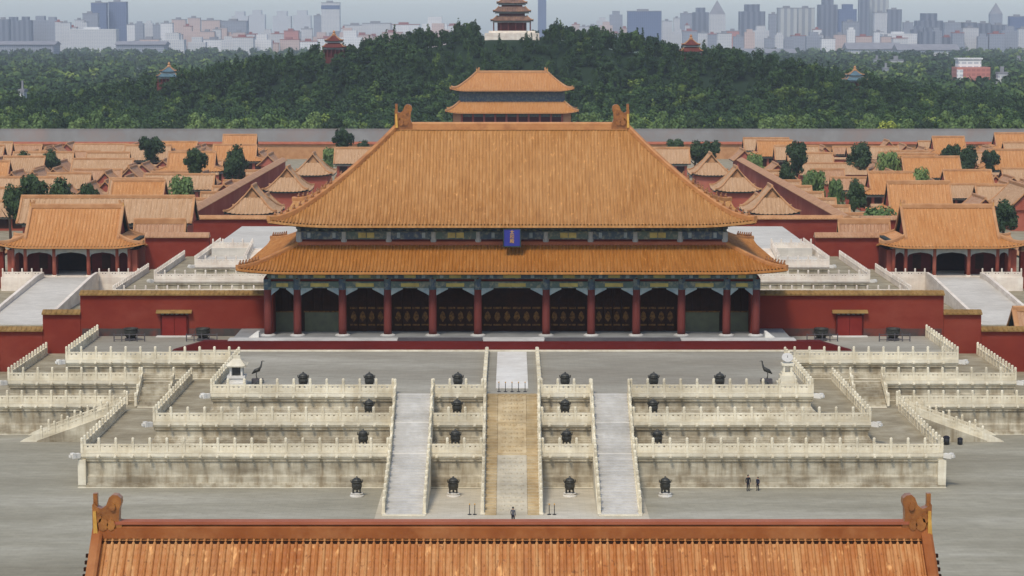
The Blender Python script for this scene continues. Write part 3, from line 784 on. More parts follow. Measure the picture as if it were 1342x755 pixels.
# side stairs: from the main terrace's middle tier to the front platform's lowest deck, then outwards to the ground
for s in (-1, 1):
    rt = thing('stone_stairs', f'weathered stairs in the {SIDE[s]} corner between front platform and main terrace', 'stairs', (s*41.5, 260, 0))
    x0, x1 = sorted((s*39.7, s*43.0))
    flight(rt, x0, x1, 264.45, 5.9, 259.6, 3.574, 9, 3.585, M['marble_wall'])
    b = MB(); b.box(x0, x1, 264.10, 264.44, 5.78, 5.915); b.box(x0, x1, 259.3, 259.7, 3.58, 3.66); b.build('landing_edge', M['marble'], rt)
    flight(rt, 257.4, 261.4, s*44.34, 3.57, s*53.9, 0, 20, .012, M['marble_wall'], 'x')
    for yy, sd_ in ((257.25, 'near'), (261.55, 'far')):
        b = MB(); b.prism([(s*44.36, .012), (s*44.36, 3.62), (s*54.1, .14), (s*54.1, .012)], yy - .2, yy + .2, 'y'); b.build('side_slab', M['marble_wall'], rt)
        b = MB(); b.prism([(s*53.75, .4), (s*53.75, 1.0), (s*54.6, .75), (s*55.6, .3), (s*56.0, .05), (s*56.0, .012), (s*53.75, .012)], yy - .12, yy + .12, 'y'); b.build('drum_stone', M['marble'], rt)
        balustrade(f'{sd_} sloping balustrade of the stairs descending outwards on the {SIDE[s]}', (s*44.5, yy, 3.6), (s*53.6, yy, .28), step=1.5, group='sloping balustrades of the stairs')
    for xx, sd_ in ((39.5, 'inner'), (43.2, 'outer')):
        balustrade(f'{sd_} short steep balustrade of the corner stairs on the {SIDE[s]}', (s*xx, 264.5, 5.95), (s*xx, 259.7, 3.7), step=1.5, group='sloping balustrades of the stairs')
# low stone kerbs and a pale slab along the axis of the top deck
sl_ = MB(); sl_.box(-1.75, 1.75, 244.5, 272.8, 8.138, 8.19); sl_ = sl_.build('stone_slab', M['marble_white']); tag(sl_, 'bright white marble slab laid on the top deck before the hall', 'slab')
for s in (-1, 1):
    b = MB(); b.box(s*3.0 - .16, s*3.0 + .16, 241.6, 273.0, 8.138, 8.75)
    for q in np.arange(242, 273, 2.6): b.cbox(s*3.0, q, 8.14, .42, .42, .85)
    o = b.build('stone_kerb', M['marble']); tag(o, f'low white stone kerb on the {SIDE[s]} of the white slab on top deck', 'kerb')

# ------------------------------------------------------------------ red walls beside the great hall
def wall_run(root, x0, x1, y0, y1, z0, z1, m, cap, capw=.45, caph=.55, capm=None, axis='x'):
    b = MB(); b.box(x0, x1, y0, y1, z0, z1); w_ = b.build('wall_face', m, root)
    b = MB()
    if axis == 'x':
        yc = (y0+y1)/2; hw = (y1-y0)/2 + capw
        b.prism([(yc-hw, z1), (yc-hw, z1+.16), (yc-.22, z1+caph), (yc+.22, z1+caph), (yc+hw, z1+.16), (yc+hw, z1)], x0 - .05, x1 + .05, 'x')
        n = int((x1-x0)/.6)
        for k in range(n if n < 200 else 0):
            x = x0 + (k+.5)*(x1-x0)/n
            b.prism([(yc-hw-.03, z1+.1), (yc-hw-.03, z1+.26), (yc-.2, z1+caph+.06), (yc-.2, z1+caph-.1)], x - .12, x + .12, 'x')
    else:
        xc = (x0+x1)/2; hw = (x1-x0)/2 + capw
        b.prism([(xc-hw, z1), (xc-hw, z1+.16), (xc-.22, z1+caph), (xc+.22, z1+caph), (xc+hw, z1+.16), (xc+hw, z1)], y0, y1, 'y')
    b.build('tile_coping', cap, root); return w_
STEPS = ((31.2, 54.6, 8.14, 13.35), (54.6, 59.4, 5.9, 10.9), (59.4, 65.0, 3.57, 8.75), (65.0, 78.0, 0, 5.6), (78.0, 110.0, 0, 4.6))
for s in (-1, 1):
    rt = thing('red_wall', f'stepped dark red wall with olive tile coping on the {SIDE[s]} of the great hall', 'wall', (s*43, 288, 0))
    for xa, xb, z0, z1 in STEPS:
        x0, x1 = sorted((s*xa, s*xb))
        wall_run(rt, x0 + .02, x1 - .02, 287.4, 288.6, z0, z1, M['red_wall'], M['tile_cap'])
    b = MB(); x0, x1 = sorted((s*31.2, s*54.4)); b.box(x0, x1, 287.34, 287.39, 8.14, 9.1); b.build('stained_footing', M['stained'], rt)
    xd = s*42.7
    b = MB(); b.box(xd - 1.75, xd + 1.75, 287.18, 287.33, 8.16, 10.95); fr = b.build('gateway', M['red_dark'], rt)
    for q in (-1, 1):
        b = MB(); b.box(xd + q*.78 - .75, xd + q*.78 + .75, 287.1, 287.17, 8.2, 10.7)
        lf = b.build('door_leaf', M['door_red'], fr)
    b = MB(); b.prism([(286.6, 11.1), (286.6, 11.2), (287.3, 11.5), (287.38, 11.1)], xd - 2.25, xd + 2.25, 'x')
    b.build('gateway_roof', M['tile_cap'], fr)
    b = MB()
    for k in range(6): b.box(xd - 1.6 + k*.62, xd - 1.3 + k*.62, 286.75, 287.3, 10.96, 11.08)
    b.build('brackets', M['beam_green'], fr)
    b = MB(); b.box(xd - 2.2, xd + 2.2, 286.2, 287.16, 8.138, 8.24); b.build('door_step', M['marble_white'], rt)
    # vats and barrier on the terrace before the wall
    for k, xx in enumerate((47.6, 38.6)):
        v = thing('bronze_vat', f'dark bronze water vat {"farther from" if k == 0 else "nearer to"} the hall by the {SIDE[s]} red wall', 'vat', (s*xx, 283.5, 8.13), 0, 'bronze water vats')
        b = MB(); b.lathe(s*xx, 283.5, [(.5, 8.45), (.82, 8.8), (.9, 9.25), (.84, 9.5), (.92, 9.55), (.92, 9.66), (.74, 9.66), (.7, 9.0), (.2, 8.9)], 18); b.build('vat_body', M['bronze'], v, True)
        for q in (-1, 1):
            b = MB(); b.tube([(s*xx + q*.86, 283.4, 9.4), (s*xx + q*1.05, 283.35, 9.3), (s*xx + q*1.02, 283.3, 9.0), (s*xx + q*.88, 283.35, 8.95)], .05); b.build('ring_handle', M['bronze'], v)
        b = MB(); b.cbox(s*xx, 283.5, 8.14, 1.3, 1.3, .3); b.build('plinth', M['dark_stone'], v)
        f = thing('barrier', f'low dark barrier around the vat {"farther from" if k == 0 else "nearer to"} the hall, {SIDE[s]} side', 'barrier', (s*xx, 282.4, 8.13), 0, 'barriers around the vats')
        b = MB()
        for z in (8.35, 9.0): b.tube([(s*xx-1.9, 282.3, z), (s*xx+1.9, 282.3, z)], .05)
        b.build('rail', M['dark_stone'], f)
        for q in np.linspace(-1.9, 1.9, 5):
            b = MB(); b.cbox(s*xx + q, 282.3, 8.14, .12, .12, 1.0); b.build('post', M['dark_stone'], f)

for s in (-1, 1):
    balustrade(f'distant balustrade crossing the bright deck of the rear terrace on the {SIDE[s]}', (s*44.6, 392, 9.5), (s*51.4, 392, 9.5), M['marble_far'])
    balustrade(f'distant sloping balustrade on the bright deck of the rear terrace on the {SIDE[s]}', (s*44.5, 379, 8.13), (s*44.5, 391, 9.6), M['marble_far'])
    balustrade(f'distant inner balustrade on the bright deck of the rear terrace on the {SIDE[s]}', (s*40.5, 379, 8.13), (s*40.5, 391, 9.6), M['marble_far'])
    rt = thing('stone_stairs', f'pale distant stairs on the deck of the rear terrace on the {SIDE[s]}', 'stairs', (s*42.5, 385, 8.13))
    x0, x1 = sorted((s*40.7, s*44.3)); flight(rt, x0, x1, 391.5, 9.5, 379.2, 8.15, 9, 8.134, M['marble_far'])
    b = MB(); x0, x1 = sorted((s*36, s*51.6)); b.box(x0, x1, 391.6, 436, 8.134, 9.5); b.build('upper_deck', M['lane'], rt)
# ------------------------------------------------------------------ side gates behind the walls, with ramps
def side_gate(s):
    xc = s*79.6; y0 = 412.0; z0 = 2.5
    g = thing('side_gate', f'orange roofed five bay gate on the {SIDE[s]} at the head of a grey ramp', 'gate', (xc, y0+6, 0))
    xs = [-10.6, -8.4, -3.2, 3.0, 8.2, 10.4]
    b = MB(); b.box(xc-12.5, xc+12.5, y0-1.9, y0+14, 0, z0); b.build('platform', M['marble_far'], g)
    for i, x in enumerate(xs):
        b = MB(); b.lathe(xc+x, y0, [(.36, z0), (.34, z0+5.0)], 10); c = b.build('column', M['red_far'], g, True)
        b = MB(); b.lathe(xc+x, y0, [(.55, z0), (.5, z0+.2)], 10); b.build('column_base', M['marble_far'], c)
    for q in (-1, 1):
        b = MB(); xx = xc + q*11.0; b.box(xx-.75, xx+.75, y0+.4, y0+11.5, z0, z0+4.7); b.build('end_wall', M['red_far'], g)
    for i in range(5):
        x0, x1 = xc+xs[i]+.3, xc+xs[i+1]-.3
        if i != 2:
            b = MB(); b.box(x0-.3, x1+.3, y0+3.4, y0+3.8, z0, z0+5); b.build('back_panel', M['red_dark'], g)
            if i in (1, 3):
                xm = (x0+x1)/2; b = MB(); b.box(xm-.75, xm+.75, y0+3.2, y0+3.38, z0+1.0, z0+3.6); b.build('window', M['dark_wood'], g)
        b = MB(); L = x1-x0
        arch = [(x0, z0+3.5), (x0+L*.05, z0+3.9), (x0+L*.2, z0+4.15), (x0+L*.5, z0+4.35), (x1-L*.2, z0+4.15), (x1-L*.05, z0+3.9), (x1, z0+3.5), (x1, z0+5.05), (x0, z0+5.05)]
        b.prism(arch, y0-.2, y0+.15, 'y'); b.build('arched_beam', M['beam_grey'], g)
    b = MB(); b.box(xc-10.5, xc+10.5, y0+9.5, y0+10, z0, z0+5); b.build('rear_wall', M['dark_wood'], g)
    b = MB(); b.box(xc-11.2, xc+11.2, y0-.5, y0+.5, z0+5.06, z0+5.6)
    for k in range(40): b.cbox(xc - 11 + 22*k/39, y0-.9, z0+5.1, .26, .9, .42)
    b.build('bracket_frieze', M['beam_grey'], g)
    b = MB(); b.box(xc-11.5, xc+11.5, y0+.6, y0+11.4, z0+5.06, z0+6.4); b.build('loft', M['soffit'], g)
    rf = Roof(xc, y0+6, 13.4, 8.2, 8.2, 13.6, .36, z0+5.45, 14.6, 1.32, .8, 6)
    roof_parts(g, rf, (M['tile_side'], M['ridge_far'], M['ridge_far'], M['soffit']), .6, .14, 12, ridge_h=.75, hip_w=.55, hip_h=.55, chi=1.4, gable=.8)
    # balustrade on the platform edge
    for q, nm in ((-1, 'left'), (1, 'right')):
        balustrade(f'short pale balustrade to the {nm} of the ramp head at the {SIDE[s]} side gate', (xc+q*5.2, y0-1.6, z0), (xc+q*12.2, y0-1.6, z0), M['marble_far'], group='balustrades of the side gates')
    # ramp
    rp = thing('ramp', f'grey ramp leading down from the {SIDE[s]} side gate', 'ramp', (xc, 390, 0))
    b = MB(); b.prism([(y0-1.92, .006), (y0-1.92, z0-.02), (y0-8, z0-.03), (362, .05), (362, .006)], xc-4.6, xc+4.6, 'x'); b.build('ramp_surface', M['lane'], rp)
    for q, nm in ((-1, 'left'), (1, 'right')):
        b = MB(); b.prism([(y0-2.2, z0+.95), (y0-8, z0+.9), (364, .8), (362.4, .1), (362.4, .05), (y0-2.2, .05)], xc+q*4.9-.28, xc+q*4.9+.28, 'x'); b.build('ramp_wall', M['marble_far'], rp)
    # screen walls either side
    wl = thing('red_wall', f'red wall joining the {SIDE[s]} side gate to the distant marble terrace', 'wall', (s*62, 413, 0))
    x0, x1 = sorted((s*55.0, s*66.6)); wall_run(wl, x0, x1, y0+2, y0+3.2, 0, 9.3, M['red_wall'], M['tile_far'], .6, .9)
    wo = thing('red_wall', f'red wall running outwards from the far side of the {SIDE[s]} side gate', 'wall', (s*105, 413, 0))
    x0, x1 = sorted((s*92.4, s*150)); wall_run(wo, x0, x1, y0+2, y0+3.2, 0, 6.8, M['red_wall'], M['tile_far'], .6, .9)
side_gate(-1); side_gate(1)

# ------------------------------------------------------------------ inner palace: long walls, cross walls, rampart
for s in (-1, 1):
    rt = thing('red_wall', f'long rose red wall running back into the palace on the {SIDE[s]}', 'wall', (s*70, 580, 0))
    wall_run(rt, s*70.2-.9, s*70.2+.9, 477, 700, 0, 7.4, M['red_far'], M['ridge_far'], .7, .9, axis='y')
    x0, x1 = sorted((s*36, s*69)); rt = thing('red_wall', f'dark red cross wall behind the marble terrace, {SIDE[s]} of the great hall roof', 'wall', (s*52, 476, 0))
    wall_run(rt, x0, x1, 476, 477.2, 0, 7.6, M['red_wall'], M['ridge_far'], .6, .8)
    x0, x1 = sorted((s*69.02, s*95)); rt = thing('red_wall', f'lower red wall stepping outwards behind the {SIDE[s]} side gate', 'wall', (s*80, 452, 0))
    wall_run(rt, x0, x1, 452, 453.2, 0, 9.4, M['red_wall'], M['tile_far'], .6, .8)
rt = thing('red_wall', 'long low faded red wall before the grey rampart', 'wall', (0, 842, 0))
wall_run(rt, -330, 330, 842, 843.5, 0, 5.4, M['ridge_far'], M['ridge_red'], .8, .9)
rt = thing('rampart', 'long grey brick rampart closing off the palace at the forest edge', 'wall', (0, 866, 0))
b = MB(); b.prism([(862, 0), (863.2, 9.3), (874, 9.3), (875, 0)], -420, 420, 'x'); b.build('wall_face', M['brick_grey'], rt)
b = MB()
b.box(-420, 420, 863.25, 863.75, 9.802, 10.2)
b.box(-420, 420, 863.3, 863.7, 9.3, 9.8); tag(b.build('parapet', M['brick_grey'], rt))

# ------------------------------------------------------------------ palace roofs of the inner court
def small_hall(name, W, Dp, hw, hr, gable=True, tile='tile_far', cat='hall', pitch=1.0, label=None, vg=.36, run=.17):
    g = thing(name, label, cat, (0, 0, 0))
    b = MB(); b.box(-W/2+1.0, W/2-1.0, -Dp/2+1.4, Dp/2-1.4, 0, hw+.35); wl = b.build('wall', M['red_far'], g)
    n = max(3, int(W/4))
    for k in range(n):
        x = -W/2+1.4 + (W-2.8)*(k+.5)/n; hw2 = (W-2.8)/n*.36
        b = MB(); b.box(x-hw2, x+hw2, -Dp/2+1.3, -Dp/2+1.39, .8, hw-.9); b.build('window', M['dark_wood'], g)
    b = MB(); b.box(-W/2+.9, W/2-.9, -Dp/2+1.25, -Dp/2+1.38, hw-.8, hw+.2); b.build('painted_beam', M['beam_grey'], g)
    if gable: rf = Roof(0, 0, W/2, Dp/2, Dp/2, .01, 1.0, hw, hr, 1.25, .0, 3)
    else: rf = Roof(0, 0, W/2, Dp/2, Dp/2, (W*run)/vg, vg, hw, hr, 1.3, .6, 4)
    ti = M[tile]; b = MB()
    if gable: rf.rx = 1e-3; rf.rh = W/2
    b2 = MB()
    for k in ('SN' if gable else 'SNEW'): rf.slope(b, k, pitch, .12, 8, coarse=6)
    ro = b.build('roof', ti, g)
    b = MB(); rr = rf.rh
    b.sweep([(-rr, 0, hr-.12), (rr, 0, hr-.12)], .5, .7); b.build('ridge', M['ridge_far'], ro)
    for sx in (-1, 1):
        xi = sx*(rr-.7); pts = [(p[1], p[2]-.1) for p in rf.front_line(xi, 8, v0=0 if gable else vg)]
        b = MB(); b.prism(pts + [(-yy, zz) for yy, zz in pts[::-1][1:]], min(xi, xi+sx*.25), max(xi, xi+sx*.25), 'x'); b.build('gable', M['red_far'] if vg < .5 else M['ridge_far'], ro)
        b = MB()
        for sg in (-1, 1): b.sweep(rf.front_line(sx*(rr-.15), 8, -.02, v0=0 if gable else vg*.8, sg=sg), .45, .4)
        b.build('gable_ridge', M['ridge_far'], ro)
        if not gable:
            for sy in (-1, 1):
                b = MB(); b.sweep(rf.hip(sx, sy, 8), .4, .4); b.build('hip_ridge', M['ridge_far'], ro)
    b = MB()
    for k in ('SN' if gable else 'SNEW'): rf.slope(b, k, None, 0, 6, dz=-.3, coarse=8)
    b.build('eaves', M['soffit'], ro)
    return g
H = {}
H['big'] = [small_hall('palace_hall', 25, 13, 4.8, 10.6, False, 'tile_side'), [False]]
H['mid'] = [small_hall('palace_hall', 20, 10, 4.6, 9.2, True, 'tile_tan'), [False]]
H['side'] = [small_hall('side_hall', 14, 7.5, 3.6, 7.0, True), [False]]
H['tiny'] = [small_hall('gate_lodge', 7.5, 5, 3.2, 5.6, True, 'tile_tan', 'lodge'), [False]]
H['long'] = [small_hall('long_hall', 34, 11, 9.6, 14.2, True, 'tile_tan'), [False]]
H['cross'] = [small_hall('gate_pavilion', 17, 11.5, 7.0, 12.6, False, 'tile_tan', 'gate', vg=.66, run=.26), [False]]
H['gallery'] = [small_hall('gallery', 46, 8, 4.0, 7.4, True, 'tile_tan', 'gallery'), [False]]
def put(kind, x, y, rz, label, cat=None, group=None, scale=None, z=0):
    p, u = H[kind]; return place(p, u, (x, y, z), rz, label, cat or p.get('category'), group, scale)
for s in (-1, 1):
    sd_ = SIDE[s]
    # inside the long walls: gallery roofs and east-west gates, gable ends seen over the main roof's slope
    for k, y in enumerate((505, 575, 640)):
        put('cross', s*(57 - k*.8), y, PI/2*s, f'{("nearest", "second", "farthest")[k]} curved gate roof inside the long {sd_} wall', 'gate', 'gate roofs inside the long walls')
    for k, y in enumerate((540, 607, 680)):
        put('gallery', s*(59 - k*.6), y, PI/2, f'{("nearest", "second", "farthest")[k]} gallery roof along the inner side of the long {sd_} wall', 'gallery', 'gallery roofs inside the long walls', (.62, 1, 1))
    put('side', s*44, 492, 0, f'low tan roof tucked behind the {sd_} slope of the great roof', 'hall', None)
    put('mid', s*47, 735, 0, f'distant tan roof beyond the end of the long {sd_} wall', 'hall', None)
    # lodges stepping along the outer side of the long wall
    for k in range(9):
        put('tiny', s*75.6, 490 + k*23, 0, f'little tan roof in the row outside the long {sd_} wall', 'lodge', f'little roofs outside the long {sd_} wall')
put('long', -79, 447, 0, 'long tan roof rising behind the left side gate', 'hall')
put('big', 91, 512, 0, 'wide tan hall roof rising behind the right side gate', 'hall', None, (.86, 1, 1.2))
put('mid', 121, 545, PI/2, 'tan roof with its gable turned forward at the right edge', 'hall', None, 1.1)
put('side', 100.5, 432, PI/2, 'orange side roof touching the right edge beyond the gate', 'hall', None, 1.15)
put('side', -101.5, 432, PI/2, 'orange side roof touching the left edge beyond the gate', 'hall', None, 1.15)
put('side', 80.5, 318, 0, 'orange roof corner at the right edge below the ramp', 'hall', None, (1.5, 1.2, 1.1))
put('side', -66, 428, 0, 'small hipped orange roof between the left gate and the terrace', 'hall', None, (.7, 1.0, 1.55))
put('side', 66, 428, 0, 'small orange roof between the right gate and the terrace', 'hall', None, (.7, 1.0, 1.55))
rr = random.Random(11)
for s in (-1, 1):
    grp = f'dusty orange roofs filling the {SIDE[s]} palace courts'
    for j, y in enumerate((536, 566, 598, 630, 662, 694, 726, 758, 790, 820)):
        for i in range(5):
            x = s*(96 + i*27 + rr.uniform(-6, 6)); yy = y + rr.uniform(-8, 8)
            if abs(x) > yy*.236 + 8: continue
            if s == 1 and yy < 562 and abs(x) < 132: continue
            k = rr.choice(('mid', 'mid', 'big', 'side'))
            put(k, x, yy, 0, f'hazy orange palace roof among the {SIDE[s]} courts before the rampart', 'hall', grp, (rr.uniform(.6, 1.1), rr.uniform(.8, 1.15), rr.uniform(.7, 1.0)))
            for q_ in ((15, -12), (14, 10), (-13, -14)):
              if rr.random() < .62:
                put('side', x + s*q_[0] + rr.uniform(-2, 2), yy + q_[1] + rr.uniform(-3, 3), PI/2, f'small side roof turned sideways among the {SIDE[s]} palace courts', 'hall', f'small side roofs in the {SIDE[s]} courts', (rr.uniform(.8, 1.2), 1, rr.uniform(.8, 1)))
    for j, y in enumerate((560, 602, 644, 686, 728, 770)):
        rt = thing('red_wall', f'faded red court wall with tile coping among the {SIDE[s]} palace roofs', 'wall', (s*140, y, 0), 0, f'court walls among the {SIDE[s]} roofs')
        x0, x1 = sorted((s*88, s*(200 + j*5))); wall_run(rt, x0, x1, y, y+1, 0, 3.8, M['red_far'], M['tile_tan'], .5, .7)

# ------------------------------------------------------------------ the north gate tower on the rampart
ng = thing('gate_tower', 'double roofed gate tower on the rampart above the great roof ridge', 'tower', (0, 872, 0))
b = MB(); b.box(-31, 31, 861, 884, 0, 10.0); b.box(-31.5, 31.5, 860.9, 861.3, 10.0, 11.1); b.build('base', M['red_far'], ng)
b = MB(); b.box(-22.4, 22.4, 866, 881, 10.0, 15.9); b.build('body', M['red_dark'], ng)
for q in (-1, 1):
    b = MB(); b.box(q*20.6-1.6, q*20.6+1.6, 865.2, 865.95, 10, 15.8); b.build('corner_pier', M['ridge_far'], ng)
b = MB(); b.box(-20.6, 20.6, 865.5, 866, 14.6, 16.2); b.build('lower_beam', M['beam_green'], ng)
for k in range(10):
    x = -18.9 + 37.8*k/9; b = MB(); b.lathe(x, 864.8, [(.4, 10), (.4, 15.6)], 8); b.build('column', M['red_far'], ng)
b = MB(); b.box(-20, 20, 868, 879, 19.6, 24.6); b.build('upper_body', M['beam_blue'], ng)
tm_ = (M['tile_side'], M['ridge_far'], M['ridge_far'], M['soffit'])
roof_parts(ng, Roof(0, 873.5, 25, 11.5, 5.2, 5.2, 1.0, 16.2, 20.2, 1.2, .9, 6), tm_, 1.0, .12, 6, name='lower_roof', main_ridge=False)
roof_parts(ng, Roof(0, 873.5, 23.3, 9.6, 9.6, 9.8, 1.0, 24.5, 31.2, 1.4, .9, 6), tm_, 1.0, .12, 12, name='upper_roof', ridge_h=.8, chi=2.0)

# ------------------------------------------------------------------ bronze tripods
dp = thing('bronze_tripod', None, None, (0, 0, 0))
b = MB(); b.lathe(0, 0, [(.15, .72), (.42, .78), (.56, 1.0), (.58, 1.35), (.5, 1.55), (.6, 1.6), (.6, 1.68), (.2, 1.70)], 16); bd = b.build('tripod_body', M['bronze'], dp, True)
b = MB(); b.lathe(0, 0, [(.57, 1.69), (.5, 1.9), (.3, 2.05), (.12, 2.1), (.12, 2.2), (.04, 2.28)], 16); b.build('lid', M['bronze'], dp, True)
for k in range(3):
    a = PI/2 + k*2*PI/3; b = MB(); b.tube([(.4*math.cos(a), .4*math.sin(a), .95), (.46*math.cos(a), .46*math.sin(a), .6), (.42*math.cos(a), .42*math.sin(a), .36)], [.15, .1, .13]); b.build('leg', M['bronze'], dp)
for q in (-1, 1):
    b = MB(); b.tube([(q*.54, 0, 1.5), (q*.64, 0, 1.62), (q*.66, 0, 1.85), (q*.56, 0, 1.88)], .05); b.build('handle', M['bronze'], dp)
b = MB(); b.lathe(0, 0, [(.78, 0), (.78, .14), (.62, .18), (.6, .28), (.7, .34), (.7, .38)], 16); b.build('pedestal', M['marble_white'], dp)
used = [False]
SET = (('top deck', 8.14, 243.0, (-22.4, -15.3, -5.8, 5.7, 15.2, 22.3)), ('middle tier', 5.91, 238.9, (-15.1, -5.8, 5.6, 14.9)),
       ('lowest tier', 3.58, 233.6, (-15.4, -5.85, 5.65, 15.05)), ('courtyard ground', .014, 226.4, (-15.6, -5.9, 5.8, 15.4)))
for lv, z, y, xs in SET:
    for x in xs:
        wh = ('between the central and ' + SIDE[1 if x > 0 else -1] + ' stairs') if abs(x) < 8 else (f'just outside the {SIDE[1 if x > 0 else -1]} stairs' if abs(x) < 18 else f'farthest {SIDE[1 if x > 0 else -1]} in its row')
        place(dp, used, (x, y, z), 0, f'dark bronze tripod on the {lv}, {wh}', 'tripod', 'bronze tripods on the terrace', .9)

# ------------------------------------------------------------------ stone measure shrine, sundial, cranes and tortoises
g = thing('stone_shrine', 'small white stone shrine on a pedestal at the left end of top deck', 'shrine', (-30.0, 247.0, 8.13))
X0, Y0, Z0 = -30.0, 247.0, 8.138
b = MB(); b.cbox(X0, Y0, Z0, 2.1, 2.1, .35); b.cbox(X0, Y0, Z0+.35, 1.7, 1.7, .5); b.cbox(X0, Y0, Z0+.85, 1.95, 1.95, .25); b.build('pedestal', M['marble_white'], g)
for q in (-1, 1):
    for r in (-1, 1):
        b = MB(); b.cbox(X0+q*.6, Y0+r*.6, Z0+1.1, .2, .2, 1.1); b.build('pillar', M['marble_white'], g)
b = MB(); b.cbox(X0, Y0, Z0+1.1, .9, .9, .95); b.build('dark_cabinet', M['bronze'], g)
rf = Roof(X0, Y0, 1.15, 1.15, 1.15, .8, 1.0, Z0+2.2, Z0+3.0, 1.2, .12, .6); b = MB()
for k in 'SNEW': rf.slope(b, k, None, 0, 5)
b.box(X0-1.1, X0+1.1, Y0-1.1, Y0+1.1, Z0+2.1, Z0+2.2); b.sweep([(X0-.4, Y0, Z0+2.95), (X0+.4, Y0, Z0+2.95)], .2, .3); b.build('roof', M['marble'], g)
g = thing('sundial', 'white stone sundial on a stepped pedestal at the right end of top deck', 'sundial', (30.0, 247.0, 8.13)); X0 = 30.0
b = MB(); b.cbox(X0, Y0, Z0, 2.2, 2.2, .35); b.cbox(X0, Y0, Z0+.35, 1.7, 1.7, .8); b.cbox(X0, Y0, Z0+1.15, 1.3, 1.3, .3); b.build('pedestal', M['marble'], g)
b = MB()
for q in (-1, 1):
    for r in (-1, 1): b.cbox(X0+q*.4, Y0+r*.4, Z0+1.45, .22, .22, .75)
b.cbox(X0, Y0, Z0+2.2, 1.3, 1.3, .22); b.build('stand', M['marble'], g)
b = MB(); n = 20; c = Vector((X0, Y0, Z0+3.0)); ax = Vector((0, -.7, .72)).normalized(); u = Vector((1,0,0)); v = ax.cross(u)
vs_ = [c + ax*o + (u*math.cos(2*PI*k/n) + v*math.sin(2*PI*k/n))*.62 for o in (-.07, .07) for k in range(n)]
b.add(vs_, [tuple(range(n)), tuple(range(n, 2*n))] + [(k, (k+1) % n, n+(k+1) % n, n+k) for k in range(n)]); b.build('dial', M['marble_grey'], g)
b = MB(); b.tube([c - ax*.35, c + ax*.4], .03); b.build('gnomon', M['bronze'], g)
for s in (-1, 1):
    cr = thing('bronze_crane', f'dark bronze crane statue beside the {"stone shrine" if s < 0 else "sundial"}', 'statue', (s*28.0, 248.2, 8.13), 0, 'bronze statues on the top deck')
    x = s*27.9; y = 248.2
    b = MB(); b.cbox(x, y, 8.138, 1.2, .8, .5); b.build('pedestal', M['dark_stone'], cr)
    b = MB()
    b.tube([(x + s*.75, y, 9.35), (x + s*.3, y, 9.75), (x - s*.2, y, 9.95), (x - s*.45, y, 10.3), (x - s*.6, y, 10.8), (x - s*.62, y, 11.1), (x - s*.75, y, 11.2)], [.06, .26, .3, .15, .09, .11, .07], 8)
    b.tube([(x - s*.72, y, 11.18), (x - s*1.05, y, 11.12)], [.06, .015], 6)
    for q in (-.12, .12): b.tube([(x + s*.1, y+q, 9.7), (x + s*.16, y+q, 9.15), (x + s*.05, y+q, 8.64)], [.08, .045, .05], 6)
    co_ = b.build('crane_body', M['bronze'], cr, True); co_.scale = (.8, .8, .78); co_.location = (-s*.1*.2, 0, .1)
    tt = thing('bronze_tortoise', f'small dark bronze tortoise statue near the {"stone shrine" if s < 0 else "sundial"}', 'statue', (s*27.0, 244.4, 8.13), 0, 'bronze statues on the top deck')
    x = s*27.4; y = 244.3
    b = MB(); b.cbox(x, y, 8.138, .95, .8, .35); b.build('pedestal', M['dark_stone'], tt)
    b = MB(); b.lathe(x, y, [(.1, 8.55), (.36, 8.6), (.38, 8.7), (.26, 8.9), (.08, 8.98)], 12)
    b.tube([(x - s*.3, y, 8.68), (x - s*.48, y, 8.85), (x - s*.56, y, 9.05), (x - s*.66, y, 9.06)], [.1, .08, .1, .05], 6)
    for q in (-1, 1):
        for r in (-1, 1): b.tube([(x+q*.22, y+r*.22, 8.62), (x+q*.3, y+r*.28, 8.5)], [.08, .07], 6)
    b.build('tortoise_body', M['bronze'], tt, True)
# rope posts on the stairs' axis, two black bins in the courtyard
sp = thing('rope_post', None, None); b = MB(); b.lathe(0, 0, [(.2, 0), (.2, .04), (.04, .07), (.035, .95)], 8); b.build('pole', M['black'], sp)
b = MB(); b.lathe(0, 0, [(.03, .95), (.07, .99), (.07, 1.06), (.02, 1.1)], 8); b.build('knob', M['gilt'], sp)
used = [False]
for x in (-1.4, -.7, 0, .7, 1.4): place(sp, used, (x, 242.2, 8.14), 0, 'thin rope post in the row at the head of the central stairs', 'post', 'rope posts at the head of the stairs')
for x in (-4.1, -3.6, 3.6, 4.1): place(sp, used, (x, 217.6, .014), 0, f'thin rope post at the foot of the central stairs on the {SIDE[1 if x > 0 else -1]}', 'post', f'rope posts at the stair foot on the {SIDE[1 if x > 0 else -1]}')
bp = thing('litter_bin', None, None); b = MB(); b.lathe(0, 0, [(.3, .0), (.36, .1), (.38, .75), (.33, .8)], 14); b.build('bin_body', M['black'], bp, True)
b = MB(); b.lathe(0, 0, [(.4, .78), (.38, .88), (.24, 1.0), (.08, 1.05)], 14); b.build('lid', M['cloth_dark'], bp, True)
used = [False]
for (px, py, lb, sc) in ((1240, 584, 'larger black bin below the stairs on the far right of the courtyard', 1.0), (1258, 586, 'smaller black bin to the right of the larger one below the stairs', .8)):
    Xv, Zv = at(px, py, 256.0); place(bp, used, (at(px, py, 255.4)[0], 255.4, .006), 0, lb, 'bin', 'black bins in the courtyard', sc)

